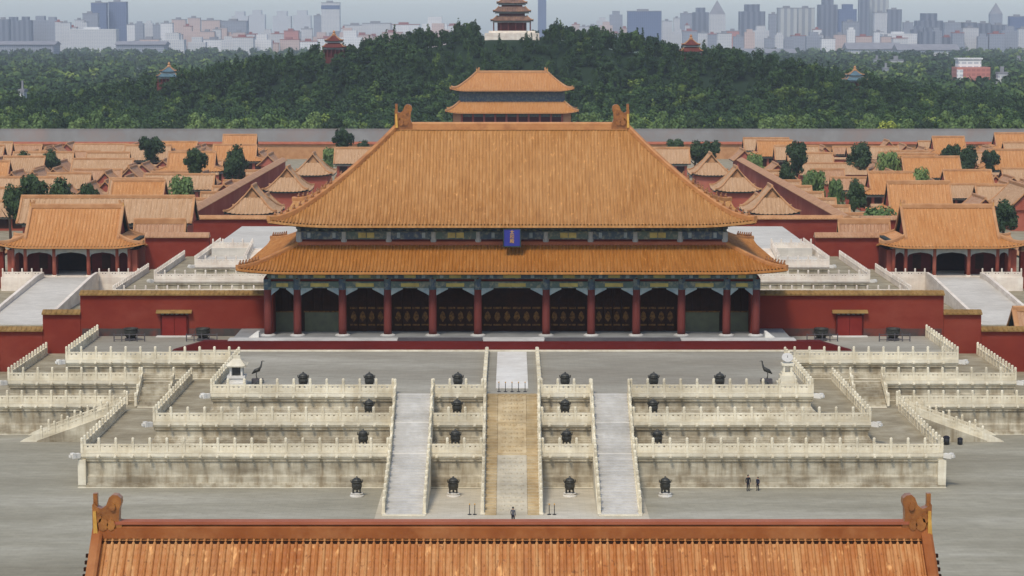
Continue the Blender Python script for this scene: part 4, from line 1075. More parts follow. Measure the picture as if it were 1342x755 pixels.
# ------------------------------------------------------------------ people
def person(x, y, z, face, coat, label, h=1.72):
    g = thing('person', label, 'person', (x, y, z), face)
    J = {'pel': (0,0,.95,.15,.11), 'wai': (0,.01,1.12,.14,.10), 'che': (0,.0,1.34,.18,.11), 'nek': (0,0,1.5,.06,.06), 'hea': (0,-.02,1.62,.085,.10), 'top': (0,-.01,1.71,.07,.08),
         'hl': (-.10,0,.88,.10,.10), 'kl': (-.11,-.03,.5,.065,.07), 'al': (-.12,.02,.09,.045,.05), 'tl': (-.13,-.14,.03,.04,.03),
         'hr': (.10,0,.88,.10,.10), 'kr': (.11,-.01,.5,.065,.07), 'ar': (.12,.06,.09,.045,.05), 'tr': (.13,-.1,.03,.04,.03),
         'sl': (-.2,0,1.43,.07,.07), 'el': (-.26,.03,1.15,.05,.05), 'wl': (-.26,-.04,.9,.035,.035), 'fl': (-.26,-.07,.78,.035,.02),
         'sr': (.2,0,1.43,.07,.07), 'er': (.26,.02,1.15,.05,.05), 'wr': (.25,-.08,.92,.035,.035), 'fr': (.25,-.12,.81,.035,.02)}
    E = 'pel wai|wai che|che nek|nek hea|hea top|pel hl|hl kl|kl al|al tl|pel hr|hr kr|kr ar|ar tr|che sl|sl el|el wl|wl fl|che sr|sr er|er wr|wr fr'
    ks = list(J); s_ = h/1.79
    me = bpy.data.meshes.new('body'); me.from_pydata([tuple(q*s_ for q in J[k][:3]) for k in ks], [tuple(ks.index(q) for q in e.split()) for e in E.split('|')], [])
    o = bpy.data.objects.new('body', me); COL.objects.link(o)
    o.modifiers.new('s', 'SKIN'); o.modifiers.new('u', 'SUBSURF').levels = 1
    for k, d in zip(ks, me.skin_vertices[0].data): d.radius = (J[k][3]*s_, J[k][4]*s_)
    me.skin_vertices[0].data[0].use_root = True
    dg = bpy.context.evaluated_depsgraph_get(); m2 = bpy.data.meshes.new_from_object(o.evaluated_get(dg)); bpy.data.objects.remove(o)
    m2.materials.clear()
    for q in (M['skin'], coat, M['cloth_dark'], M['black']): m2.materials.append(q)
    for p in m2.polygons:
        zz = p.center.z/s_; p.use_smooth = True
        p.material_index = 0 if zz > 1.5 or (zz < .91 and abs(p.center.x)/s_ > .2) else (3 if zz < .08 else (2 if zz < .97 else 1))
    o = bpy.data.objects.new('body', m2); COL.objects.link(o); o.parent = g
    b = MB(); b.lathe(0, .02*s_, [(.09*s_, 1.6*s_), (.105*s_, 1.68*s_), (.08*s_, 1.76*s_), (.02*s_, 1.79*s_)], 10); b.build('hair', M['black'], None, True).parent = g
    return g
M['coat_a'] = plain('navy_jacket', (44,48,66), (36,40,56), 5, .9); M['coat_b'] = plain('grey_jacket', (96,96,100), (80,80,86), 5, .9)
person(24.0, 229.0, .006, .4, M['cloth_dark'], 'person in dark clothing standing at the foot of the terrace, right of stairs')
person(25.0, 229.2, .006, -.8, M['coat_a'], 'shorter person in navy jacket beside the dark clothed one', 1.45)
person(.1, 213.2, .010, 2.6, M['coat_b'], 'person in grey jacket just above the gate roof ridge, on the central axis')

# ------------------------------------------------------------------ trees
def leaf_cloud(rng, n, lobes, size):
    """n leaf clumps spread through lobes (x,y,z,rx,ry,rz); returns (n,4,3)"""
    lobes = np.array(lobes); wgt = lobes[:,3]*lobes[:,4]*lobes[:,5]; k = rng.choice(len(lobes), n, p=wgt/wgt.sum())
    d = rng.normal(size=(n,3)); d /= np.linalg.norm(d, axis=1)[:,None]
    r = rng.random(n)**.22*rng.uniform(.82, 1.12, n)
    c = lobes[k,:3] + d*r[:,None]*lobes[k,3:]
    nr = d + rng.normal(size=(n,3))*.4; nr /= np.linalg.norm(nr, axis=1)[:,None]
    a = np.cross(nr, rng.normal(size=(n,3))); a /= np.linalg.norm(a, axis=1)[:,None]; bb = np.cross(nr, a)
    s1 = size*rng.uniform(.5, 1.25, n)[:,None]; s2 = size*rng.uniform(.4, 1.0, n)[:,None]
    return np.stack([c - a*s1, c - bb*s2*.8, c + a*s1, c + bb*s2], 1)
def lobes_round(rng, H, W, n=9, z0=.28):
    out = [(0, 0, H*(z0+1)/2, W*.26, W*.26, H*(1-z0)*.38)]
    for _ in range(n):
        a = rng.uniform(0, 2*PI); r = rng.uniform(.12, .42)*W; zz = rng.uniform(z0+.06, .9)*H
        q = rng.uniform(.11, .25)*W; out.append((r*math.cos(a), r*math.sin(a), zz, q, q, q*rng.uniform(.8, 1.3)))
    return out
def lobes_cone(rng, H, W, n=9):
    out = []
    for k in range(n):
        t = k/(n-1); r = W*.5*(1-t)**.8*.75 + .3; a = rng.uniform(0, 2*PI)
        out.append((.12*W*math.cos(a)*(1-t), .12*W*math.sin(a)*(1-t), H*(.2+.76*t), r, r, H*.10))
    return out
def np_mesh(name, Q, mat_, tint=None):
    n = len(Q); me = bpy.data.meshes.new(name)
    me.vertices.add(n*4); me.vertices.foreach_set('co', Q.reshape(-1).astype(np.float32))
    me.loops.add(n*4); me.loops.foreach_set('vertex_index', np.arange(n*4, dtype=np.int32))
    me.polygons.add(n); me.polygons.foreach_set('loop_start', np.arange(0, n*4, 4, dtype=np.int32)); me.polygons.foreach_set('loop_total', np.full(n, 4, dtype=np.int32))
    if tint is not None:
        a = me.attributes.new('tint', 'FLOAT', 'POINT'); a.data.foreach_set('value', np.repeat(tint, 4).astype(np.float32))
    me.materials.append(mat_); me.update(calc_edges=True); return me
def tree_proto(name, kind, H, W, n, size, mat_, seed):
    rng = np.random.default_rng(seed); g = thing(name, None, None)
    lb = lobes_cone(rng, H, W) if kind == 'cone' else lobes_round(rng, H, W, 11, .1 if kind == 'bush' else .26)
    me = np_mesh('crown', leaf_cloud(rng, n, lb, size), mat_); o = bpy.data.objects.new('crown', me); COL.objects.link(o); o.parent = g
    b = MB(); r = W*.035 + .05
    b.tube([(0,0,0), (.02*W,0,H*.3), (0,.02*W,H*.75)], [r*1.5, r, r*.3], 8)
    for k in range(5):
        a = 2*PI*k/5 + .4; z = H*(.28 + .08*k); b.tube([(0,0,z), (W*.18*math.cos(a), W*.18*math.sin(a), z+H*.1), (W*.32*math.cos(a), W*.32*math.sin(a), z+H*.2)], [r*.6, r*.4, r*.15], 6)
    b.build('trunk', M['trunk'], g); return g
TP = {}
def get_tree(kind, name, H, W, n, size, m, seed):
    TP[kind] = [tree_proto(name, kind.split('_')[0], H, W, n, size, M[m], seed), [False]]
get_tree('round_a', 'cypress_tree', 12, 8, 2600, .42, 'leaf_dark', 1)
get_tree('round_b', 'cypress_tree', 12, 7, 2600, .42, 'leaf_dark', 2)
get_tree('bush_a', 'shrub', 6, 8, 2000, .38, 'leaf_light', 3)
get_tree('cone_a', 'conifer_tree', 13, 7, 1800, .5, 'leaf_dark', 4)
get_tree('round_l', 'broadleaf_tree', 12, 10, 1500, .6, 'leaf_light', 5)
get_tree('round_y', 'yellow_tree', 12, 9, 1500, .55, 'leaf_yellow', 6)
rt_ = random.Random(5)
def tree(kind, px, ytop, D, wpx, label, group=None, cat='tree', zb=0.0):
    X, Zt = at(px, ytop, D); p, u = TP[kind]; s_ = F/(D*.9938)
    H0 = {'round_a': 12, 'round_b': 12, 'bush_a': 6, 'cone_a': 13, 'round_l': 12, 'round_y': 12}[kind]; W0 = {'round_a': 8, 'round_b': 7, 'bush_a': 8, 'cone_a': 7, 'round_l': 10, 'round_y': 9}[kind]
    w_ = wpx/s_/W0; return place(p, u, (X, D, zb), rt_.uniform(0, 6.28), label, cat, group, (w_, w_, max(.3, (Zt-zb)/H0)))
for a in (('round_a', 30, 192, 705, 26, 'dark rounded tree in the far left palace courts, leftmost of its row'),
          ('round_a', 67, 190, 700, 30, 'dark rounded tree second from left in the far left courts'),
          ('round_b', 197, 177, 730, 32, 'tall dark tree before the rampart above the left roofs'),
          ('round_b', 257, 192, 645, 32, 'dark tree with a visible trunk left of the long left wall'),
          ('round_a', 311, 181, 640, 38, 'largest dark tree beside the long left wall'),
          ('round_b', 450, 167, 770, 28, 'dark tree left of the great roof near the rampart'),
          ('round_a', 478, 178, 745, 26, 'dark tree half hidden behind the left slope of the great roof'),
          ('round_a', 12, 232, 515, 34, 'dark tree at the left edge of the clump behind the left gate'),
          ('round_b', 42, 226, 520, 40, 'second dark tree of the clump behind the left gate'),
          ('round_a', 78, 224, 525, 46, 'tallest broad dark tree of the clump behind the left gate'),
          ('round_b', 116, 238, 515, 26, 'small dark tree at the right end of the clump behind the left gate'),
          ('round_b', 885, 180, 745, 24, 'dark tree next to the right slope of the great roof'),
          ('round_a', 912, 178, 735, 32, 'middle dark tree of three right of the great roof'),
          ('round_b', 932, 182, 730, 26, 'outer dark tree of three right of the great roof'),
          ('round_b', 1044, 183, 660, 30, 'tall dark tree beyond the long right wall'),
          ('round_a', 1030, 204, 640, 24, 'lower dark tree leaning on the tall one beyond the right wall'),
          ('round_a', 1131, 179, 700, 40, 'broad dark tree before the rampart on the right'),
          ('round_a', 1120, 227, 560, 32, 'dark tree left of the wide tan hall behind the right gate'),
          ('round_b', 1248, 187, 700, 24, 'left dark tree of the far right cluster of three'),
          ('round_a', 1273, 183, 680, 34, 'central tall dark tree of the far right cluster'),
          ('round_b', 1298, 195, 690, 22, 'right slim dark tree of the far right cluster'),
          ('round_a', 1316, 254, 500, 40, 'dark tree right of the right gate roof')):
    tree(*a, group='dark trees of the palace courts')
for a in (('bush_a', 240, 228, 575, 42, 'rounded green shrub behind the left wall roofs'), ('bush_a', 205, 236, 580, 30, 'smaller green shrub left of the rounded one'),
          ('bush_a', 1168, 196, 670, 36, 'bright green shrub right of the broad dark tree'), ('bush_a', 1065, 220, 610, 34, 'green shrub outside the long right wall'),
          ('bush_a', 1095, 232, 590, 24, 'small green shrub next to the dark tree left of the tan hall'), ('bush_a', 990, 199, 690, 28, 'green shrub inside the long right wall'),
          ('bush_a', 1205, 217, 600, 28, 'small green shrub above the wide tan hall roof'), ('bush_a', 1148, 268, 470, 58, 'dark green hedge left of the right gate roof'),
          ('bush_a', 432, 192, 760, 26, 'green shrub beside the dark tree left of the great roof')):
    tree(*a, group='shrubs of the palace courts', cat='shrub')

# the wooded hill and the woods around it
HX = np.array([-420, -300, -240, -202, -171, -124, -90, -70, -34, -18, 18, 34, 70, 89, 127, 169, 205, 250, 310, 420.])
HZs = np.array([0, 1, 4, 10, 18, 24, 30, 34, 40, 44.3, 44.3, 40, 35, 30.5, 26, 18, 10, 4, 1, 0.])
def hill_z(X, Y):
    p = np.interp(X, HX, HZs); d = (Y - 1160)/np.where(Y < 1160, 62, 95)
    flat = np.where(np.abs(Y - 1160) < 14, 0, 1); d = np.where(np.abs(Y-1160) < 14, 0, np.sign(d)*(np.abs(Y-1160)-14)/np.where(Y < 1160, 60, 95))
    return p*np.exp(-d**2)
gx, gy = np.meshgrid(np.linspace(-440, 440, 89), np.linspace(940, 1420, 49), indexing='ij')
b = MB(); b.grid(np.stack([gx, gy, hill_z(gx, gy) - .3], -1)); tag(b.build('hill', M['hill'], None, True), kind='structure')
def stamp(protos, P, scl, tint):
    out = []; tt = []
    rng = np.random.default_rng(3); ks = rng.integers(0, len(protos), len(P)); an = rng.uniform(0, 2*PI, len(P))
    for j, pr in enumerate(protos):
        m = ks == j; c, s_ = np.cos(an[m]), np.sin(an[m]); q = pr[None]*scl[m][:,None,None,:]
        x = q[...,0]*c[:,None,None] - q[...,1]*s_[:,None,None]; y = q[...,0]*s_[:,None,None] + q[...,1]*c[:,None,None]
        q = np.stack([x, y, q[...,2]], -1) + P[m][:,None,None,:]
        out.append(q.reshape(-1,4,3)); tt.append(np.repeat(tint[m], len(pr)) + rng.uniform(-.03, .03, int(m.sum())*len(pr)))
    return np.concatenate(out), np.concatenate(tt)
rg = np.random.default_rng(21)
near_p = [leaf_cloud(rg, 620, lobes_round(rg, 11, q_, 9, .2), .6) for q_ in (6.5, 8, 9.5, 8)] + [leaf_cloud(rg, 460, lobes_cone(rg, 13, q_), .6) for q_ in (5, 6.5)]
far_p = [leaf_cloud(rg, 110, lobes_round(rg, 11, 12, 7, .1), 1.7) for _ in range(4)]
# hill
n = 5200; X = rg.uniform(-300, 300, n); Y = rg.uniform(985, 1215, n); Z = hill_z(X, Y)
keep = ~((np.abs(X) < 17) & (Y > 1128) & (Y < 1200)) & ((Y < 1185) | (rg.random(n) < .35))
for px_, dd in ((-89, 1145), (89, 1145), (-171, 1140), (169, 1140)): keep &= ~((np.abs(X-px_) < 7) & (Y < dd+8) & (Y > dd-13))
X, Y, Z = X[keep], Y[keep], Z[keep]; sc = rg.uniform(.45, 1.0, len(X))
sc = np.where((np.abs(X) < 40) & (Y > 1100), sc*.8, sc)
P = np.stack([X, Y, Z-.5], -1); Q, T = stamp(near_p, P, np.stack([sc, sc, sc*rg.uniform(.85, 1.2, len(X))], -1), np.clip(rg.normal(.12, .16, len(X)), 0, .8))
o = bpy.data.objects.new('hill_wood', np_mesh('hill_wood', Q, M['leaf_wood'], T)); COL.objects.link(o); tag(o, 'dense dark green wood covering the hill behind the rampart', 'wood', None, 'stuff')
# flat wood from the rampart out to the city
n = 2300; X = rg.uniform(-330, 330, n); Y = rg.uniform(900, 1090, n)
X2 = rg.uniform(-1, 1, 6500); Y2 = 1080*np.exp(rg.random(6500)*1.40); X2 = X2*Y2*.27
keep = ~((np.abs(X2) < 310) & (Y2 < 1240)); keep &= ~((X2/Y2 > .19) & (X2/Y2 < .212) & (Y2 > 1650) & (Y2 < 2010)); X2, Y2 = X2[keep], Y2[keep]
P = np.stack([X, Y, hill_z(X, Y)-.5], -1); sc = rg.uniform(.7, 1.15, n)
Q, T = stamp(near_p[:4], P, np.stack([sc*1.1, sc*1.1, sc], -1), np.clip(rg.normal(.25, .22, n) + np.where(Y < 960, .14, 0), 0, 1))
P2 = np.stack([X2, Y2, np.zeros(len(X2)) - .5], -1); s2 = rg.uniform(.75, 1.25, len(X2))*(Y2/1300)**.25
Q2, T2 = stamp(far_p, P2, np.stack([s2*1.15, s2*1.15, s2], -1), np.clip(rg.normal(.26, .2, len(X2)), 0, .9))
for nm, q_, t_, lb in (('park_wood', Q, T, 'mixed green wood in the park between rampart and hill'), ('distant_wood', Q2, T2, 'hazy wood spreading from the hill out to the city')):
    o = bpy.data.objects.new(nm, np_mesh(nm, q_, M['leaf_wood'], t_)); COL.objects.link(o); tag(o, lb, 'wood', None, 'stuff')
# front row of lighter trees one can tell apart, standing just beyond the rampart
x = 8.0
while x < 1340:
    if not 585 < x < 757:
        k = rt_.choice(('round_l', 'round_l', 'round_a', 'round_l')); kk = 'dark' if k == 'round_a' else 'light'
        if abs(x - 1158) > 16:
            tree(k, x, rt_.uniform(144, 158), rt_.uniform(886, 900), rt_.uniform(26, 38), f'{kk} green tree in the row just beyond the rampart, {"left" if x < 671 else "right"} of the great roof', f'{kk} green trees lining the rampart, {"left" if x < 671 else "right"}')
    x += rt_.uniform(20, 30)
tree('round_y', 1159, 155, 884, 30, 'bright yellow green tree at the rampart on the right')
tree('cone_a', 669, 74, 1010, 24, 'pale green pointed tree just above the gate tower roof'); TPc = None
tree('cone_a', 601, 25, 1150, 20, 'tall dark conifer left of the hilltop pavilion', zb=40)
tree('round_b', 621, 32, 1152, 18, 'small dark tree directly left of the hilltop pavilion', zb=42)
tree('round_a', 727, 32, 1150, 22, 'dark tree directly right of the hilltop pavilion', zb=40)
tree('cone_a', 592, 38, 1148, 16, 'shorter conifer beside the tall one left of the pavilion', zb=38)

# ------------------------------------------------------------------ pavilions on the hill
def pavilion(x, y, z, tiers, base, wall_m, roof_m, name, label, seg=4, top='point', colr=None):
    """tiers: (half width at eave, half width at roof top, eave z, roof top z); z absolute"""
    g = thing(name, label, 'pavilion', (x, y, z))
    b = MB(); b.box(x-base[0], x+base[0], y-base[0], y+base[0], z-3, z+base[1]); b.build('terrace', M['marble_far'] if colr is None else wall_m, g)
    zb = z + base[1]
    for i, (we, wt, ze, zt) in enumerate(tiers):
        wi = we*.68
        b = MB(); b.box(x-wi, x+wi, y-wi, y+wi, zb, ze+.3); b.build('body', wall_m if i else M['red_dark'], g)
        if i == 0:
            for q in np.linspace(-1, 1, 6):
                for sy in (-1, 1):
                    b = MB(); b.lathe(x+q*we*.86, y+sy*we*.86, [(.25, zb), (.25, ze+.2)], 8); b.build('column', M['pav_red'], g)
        b = MB(); b.box(x-we*.9, x+we*.9, y-we*.9, y+we*.9, ze-.8, ze-.1); b.build('painted_beam', M['beam_grey'], g)
        rf = Roof(x, y, we, we, we-wt, we-wt, 1.0, ze, zt, 1.4, .5, 3); b = MB()
        for k in 'SNEW': rf.slope(b, k, .8, .1, 7)
        ro = b.build('roof', roof_m, g)
        for sx in (-1, 1):
            for sy in (-1, 1): b = MB(); b.sweep(rf.hip(sx, sy, 8), .35, .4); b.build('hip_ridge', M['ridge_far'], ro)
        b = MB()
        for k in 'SNEW': rf.slope(b, k, None, 0, 5, dz=-.3)
        b.build('eaves', M['soffit'], ro)
        zb = zt - .25
    b = MB(); b.lathe(x, y, [(.9, zb-.2), (1.1, zb+.5), (.5, zb+1.1), (.75, zb+1.6), (.1, zb+2.6)], 10); b.build('finial', M['ridge_far'], g)
    return g
pavilion(0, 1150, 44.4, ((10.6, 7.4, 51.9, 54.4), (9.4, 6.6, 56.4, 58.9), (7.6, .6, 60.6, 67.5)), (11.5, 2.6), M['pav_red'], M['pav_roof'], 'hilltop_pavilion', 'three tiered pavilion on the summit of the wooded hill')
b = MB(); b.box(-13.5, 13.5, 1136, 1138.4, 41.5, 45.9); tag(b.build('retaining_wall', M['marble_far']), 'pale retaining wall under the hilltop pavilion', 'wall')
for s, z in ((-1, 32.5), (1, 30.5)):
    pavilion(s*89 if s > 0 else -88.5, 1145, z, ((5.6, 3.8, z+6.2, z+8.0), (4.4, .4, z+9.4, z+12.5)), (5.8, 1.4), M['pav_red'], M['pav_red'], 'hill_pavilion', f'red double roofed pavilion on the {SIDE[s]} shoulder of the hill', colr=1)
for s, z in ((-1, 20.6), (1, 18.8)):
    pavilion(s*170, 1140, z, ((5.6, 3.6, z+3.8, z+5.4), (4.2, .4, z+6.2, z+8.8)), (5.4, .8), M['pav_red'], M['pav_green'], 'hill_pavilion', f'blue green roofed pavilion low on the {SIDE[s]} flank of the hill', colr=1)

# ------------------------------------------------------------------ the city beyond
def building(name, x0, x1, ytop, D, m, label, cat='building', group=None, depth=None, roof='f_roof', extra=None, yb=None):
    if D > 2800: D = 5000 + (D-3300)*.85
    X0, Zt = at(x0, ytop, D); X1, _ = at(x1, ytop, D); zb = 0; wd = X1 - X0; dp_ = depth or max(16, min(45, wd*.7))
    xc = (X0+X1)/2; g = thing(name, label, cat, (xc, D, 0), 0, group)
    b = MB(); b.box(X0, X1, D, D+dp_, 0, Zt); b.build('body', M[m], g)
    if extra == 'spire':
        b = MB(); h = wd*.9; b.add([(X0, D, Zt), (X1, D, Zt), (X1, D+dp_, Zt), (X0, D+dp_, Zt), (xc, D+dp_/2, Zt+h)], [(0,1,4),(1,2,4),(2,3,4),(3,0,4)]); b.build('pointed_roof', M['f_roof'], g)
    elif extra == 'dome':
        b = MB(); r = wd*.5; b.lathe(xc, D+dp_/2, [(r*.9, Zt), (r*.9, Zt+r*.15), (r*.62, Zt+r*.5), (r*.4, Zt+r*.62), (r*.1, Zt+r*1.0), (.4, Zt+r*1.2)], 14); b.build('domed_roof', M['f_roof'], g)
    elif extra == 'step':
        b = MB(); b.box(X0+wd*.22, X1-wd*.22, D+2, D+dp_-2, Zt, Zt+wd*.28); b.build('setback_top', M[m], g)
    else:
        b = MB(); b.box(X0-.5, X1+.5, D-.5, D+dp_+.5, Zt, Zt+1.6); b.build('roof', M[roof], g)
        b = MB(); b.box(xc-wd*.22, xc+wd*.12, D+3, D+dp_*.6, Zt+1.6, Zt+6); b.build('roof_block', M[roof], g)
    return g
T_ = [(119,139,4,4300,'f_blue','left one of two dark blue twin towers',None), (142,165,3,4350,'f_blue','right one of two dark blue twin towers',None),
 (108,128,18,4150,'f_grey','grey tower before the dark blue twin towers',None), (421,445,4,4500,'f_pale','pale glass tower with dark band left of the hill','band'),
 (303,325,21,7200,'f_pale','first hazy pale tower from the left in the row of four','step'), (326,347,19,7200,'f_pale','second hazy pale tower from the left in the row of four','step'), (357,381,21,7200,'f_pale','third hazy pale tower from the left in the row of four','step'), (384,407,20,7200,'f_pale','fourth hazy pale tower from the left in the row of four','step'),
 (411,424,21,4800,'f_grey','narrow grey block beside the pale glass tower',None), (290,323,28,3700,'f_grey','wide grey block among the pinkish apartments',None),
 (225,243,26,4100,'f_pink','leftmost pinkish apartment tower',None), (246,262,24,4200,'f_pink','second pinkish apartment tower',None), (264,288,27,4000,'f_pink','broad pinkish apartment tower',None),
 (705,716,-30,5600,'f_blue','slim blue tower rising right of the hilltop pavilion',None),
 (782,797,27,4700,'f_pale','pale tower left of the dark blue block on the right','step'), (799,816,19,4500,'f_grey','grey tower just left of the broad dark blue block','step'), (823,867,15,4000,'f_blue','broad dark blue glass block right of the hill',None), (868,881,28,4300,'f_pale','pale tower just right of the broad dark blue block',None),
 (892,907,18,4600,'f_grey','grey tower left of the pair near the red pavilion',None), (908,929,16,4300,'f_dark','dark tower with stepped top beside the spired one','step'), (930,951,19,4200,'f_pale','pale tower with a pointed roof','spire'), (953,969,41,3700,'f_red','low dark red block between the towers',None),
 (970,1003,15,3900,'f_dark','wide dark grey tower right of the spired tower','step'), (1008,1021,19,4200,'f_grey','narrow grey tower beside the ribbed beige slab',None), (1020,1045,11,3900,'f_beige','left half of the tall ribbed beige slab',None), (1046,1068,11,4000,'f_beige','right half of the tall ribbed beige slab',None),
 (1073,1098,6,4600,'f_dark','dark office tower left of the tallest tower','step'), (1100,1123,12,4500,'f_blue','blue grey stepped tower left of the tallest tower','step'), (1105,1126,29,4000,'f_grey','grey block before the blue grey stepped tower',None),
 (1126,1140,-6,5000,'f_dark','dark side shaft of the tallest tower',None), (1140,1165,-12,5050,'f_beige','tallest tower on the right skyline cut by the top edge',None), (1146,1163,17,4400,'f_pale','framed pale block at the foot of the tallest tower',None), (1164,1182,13,4700,'f_dark','dark tower right of the tallest tower',None),
 (1202,1236,27,3900,'f_dark','dark block with stepped top right of the white low buildings','step'), (1238,1260,30,4300,'f_grey','grey block left of the dark ribbed slabs',None),
 (1262,1280,30,3900,'f_dark','first of three dark ribbed slabs at the right',None), (1281,1299,31,3950,'f_dark','second of three dark ribbed slabs at the right',None), (1300,1320,33,4000,'f_dark','third of three dark ribbed slabs at the right',None),
 (1298,1314,18,5600,'f_grey','faint pointed tower behind the dark ribbed slabs','spire'), (1324,1345,22,4300,'f_blue','blue grey tower at the right edge',None), (883,892,24,4900,'f_pale','thin pale tower behind the red pavilion',None), (1184,1197,30,4900,'f_grey','small grey tower right of the dark one',None)]
for x0, x1, yt, D, m, lb, ex in T_:
    g = building('city_tower', x0, x1, yt, D, m, lb, 'tower', None, None, 'f_roof', ex if ex != 'band' else None)
    if ex == 'band':
        D = 5000 + (D-3300)*.85; X0, Z1 = at(x0, 7, D); X1, Z0 = at(x1, 12, D); b = MB(); b.box(X0-.4, X1+.4, D-.6, D-.05, Z0, Z1); b.build('dark_band', M['f_blue'], g)
building('city_block', 92, 152, 39, 3600, 'f_pale', 'wide cream white building under the dark blue twin towers', 'building', None, 40, 'f_roof_pale')
building('city_block', 372, 391, 41, 3500, 'f_red', 'low dark red block in the left skyline', 'building', None, 30, 'f_roof_red')
building('city_block', 1157, 1202, 45, 3500, 'f_white', 'low bright white building right of the framed pale block', 'building', None, 40, 'f_roof_pale')
rc = random.Random(4)
def fill(xa, xb, ya, yb, D0, D1, wa, wb, mats_, lb, grp, roof='f_roof'):
    x = xa
    while x < xb:
        wd = rc.uniform(wa, wb)
        building('city_block', x, min(x+wd, xb+4), rc.uniform(ya, yb), rc.uniform(D0, D1), rc.choice(mats_), lb, 'building', grp, None, rc.choice((roof, 'f_roof', 'f_roof_red')) , rc.choice((None, None, 'step')))
        x += wd*rc.uniform(.7, 1.15)
fill(-4, 76, 25, 33, 3900, 4300, 14, 22, ('f_dark', 'f_grey'), 'grey ribbed apartment block at the left end of the skyline', 'grey blocks at the left end of the skyline')
fill(72, 110, 26, 36, 3700, 4000, 9, 14, ('f_pink', 'f_pale'), 'pink and pale block just left of the twin towers', 'pale blocks left of the twin towers')
fill(166, 222, 28, 36, 3700, 4200, 11, 17, ('f_white', 'f_grey', 'f_pale'), 'white and grey apartment block right of the twin towers', 'apartments right of the twin towers')
fill(222, 330, 34, 46, 3400, 3700, 10, 18, ('f_pink', 'f_pale', 'f_pink'), 'lower pinkish block among the left apartments', 'lower pinkish blocks')
fill(325, 450, 36, 50, 3300, 3900, 12, 24, ('f_pink', 'f_pale', 'f_grey'), 'low pale block left of the hill shoulder', 'low pale blocks left of the hill')
fill(170, 470, 48, 58, 2900, 3200, 16, 34, ('f_white', 'f_pink', 'f_pale'), 'lowest pale building at the tree line on the left', 'buildings along the left tree line', 'f_roof_red')
fill(450, 604, 28, 34, 3800, 4100, 30, 42, ('f_pale', 'f_white'), 'long white apartment slab left of the summit', 'white slabs left of the summit')
fill(445, 600, 38, 48, 3300, 3500, 16, 30, ('f_white', 'f_pink'), 'small white block peeping over the left hill trees', 'white blocks above the left hill trees')
fill(735, 900, 30, 44, 4000, 4700, 10, 18, ('f_pale', 'f_pink', 'f_grey'), 'pale block rising behind the right hill trees', 'pale blocks behind the right hill trees')
fill(895, 1075, 38, 52, 3300, 3800, 11, 22, ('f_pale', 'f_pink', 'f_grey'), 'low block at the foot of the right towers', 'low blocks below the right towers')
fill(1066, 1200, 36, 54, 3300, 3800, 10, 22, ('f_white', 'f_pale', 'f_pink'), 'low white block in the middle of the right skyline', 'low white blocks of the right skyline')
fill(1195, 1346, 36, 50, 3300, 3700, 12, 22, ('f_pale', 'f_grey', 'f_dark'), 'lower grey block at the right end of the skyline', 'lower grey blocks at the right end')
def shed(x0, x1, ytop, ybot, D, m, label, roof='f_roof'):
    D = D*1.5
    X0, Zt = at(x0, ytop, D); X1, Zb = at(x1, ybot, D); g = thing('hall', label, 'building', ((X0+X1)/2, D, 0))
    b = MB(); b.box(X0, X1, D, D+60, 0, Zb+2); b.build('wall', M[m], g)
    b = MB(); b.prism([(D-3, Zb+1.9), (D+30, max(Zt, Zb+4)), (D+63, Zb+1.9)], X0-3, X1+3, 'x'); b.build('roof', M[roof], g)
shed(1112, 1180, 56, 66, 2700, 'f_pale', 'left part of the long grey roofed hall in the right woods'); shed(1178, 1256, 58, 67, 2650, 'f_pale', 'right part of the long grey roofed hall in the right woods')
shed(152, 215, 54, 60, 2800, 'f_grey', 'long grey roofed hall at the left tree line'); shed(-8, 70, 54, 60, 2750, 'f_grey', 'pale long hall at the left edge of the tree line')
shed(968, 1042, 64, 71, 2600, 'f_grey', 'pale low hall under the dark grey right tower')
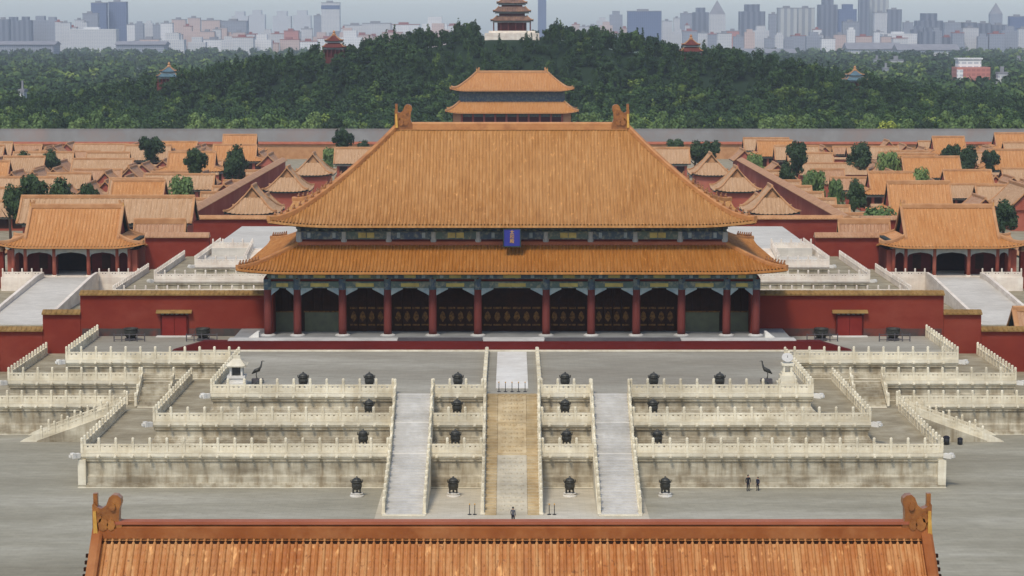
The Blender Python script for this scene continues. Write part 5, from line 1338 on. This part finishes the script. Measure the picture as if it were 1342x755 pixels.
# the salmon coloured building in the right woods
D = 1880; X0, Zt = at(1254, 88, D); X1, _ = at(1298, 88, D); g = thing('salmon_building', 'salmon red building with white rooftop structure in the right woods', 'building', ((X0+X1)/2, D, 0))
b = MB(); b.box(X0, X1, D, D+22, 0, Zt); b.build('body', M['f_red'], g)
b = MB(); b.box(X0, X0+5, D-1, D-.05, 0, Zt-2); b.build('stair_bay', M['f_white'], g)
Xa, Za = at(1257, 76, D); Xb, _ = at(1287, 76, D)
b = MB(); b.box(Xa, Xb, D+2, D+16, Zt, Za-1.2); b.build('rooftop_floor', M['f_white'], g)
b = MB(); b.box(Xa-1, Xb+1, D+1, D+17, Za-1.2, Za); b.build('roof', M['f_roof_pale'], g)
for x0, x1, yt, D, lb in ((1146,1154,79,2780,'tiny white house in the right woods'), (1167,1184,80,2700,'wide white house in the right woods'), (1308,1322,97,1860,'white shed by the salmon building'), (25,31,121,1190,'narrow white tower among the left trees'), (1330,1343,80,2650,'grey house at the right edge of the woods'), (1158, 1166, 91, 2120, 'pale wall gleaming among the right woods')):
    building('white_house', x0, x1, yt, D, 'f_pale', lb, 'house', None, 8, 'f_roof')

# ------------------------------------------------------------------ haze
if HAZE > 0:
    b = MB(); b.box(-9000, 9000, -250, 9000, -1.0, 150)
    hm = bpy.data.materials.new('haze_air'); hm.use_nodes = True; t = hm.node_tree
    for q in list(t.nodes):
        if q.type == 'BSDF_PRINCIPLED': t.nodes.remove(q)
    pv = t.nodes.new('ShaderNodeVolumePrincipled'); pv.inputs['Color'].default_value = (.86, .92, 1, 1); pv.inputs['Density'].default_value = HAZE; pv.inputs['Anisotropy'].default_value = .1
    t.links.new(pv.outputs[0], [q for q in t.nodes if q.type == 'OUTPUT_MATERIAL'][0].inputs['Volume'])
    tag(b.build('haze', hm), kind='stuff')
# drop prototypes that were never placed
for o in list(bpy.data.objects):
    if o.parent is None and o.type == 'EMPTY' and 'label' not in o:
        for c in list(o.children_recursive): bpy.data.objects.remove(c)
        bpy.data.objects.remove(o)
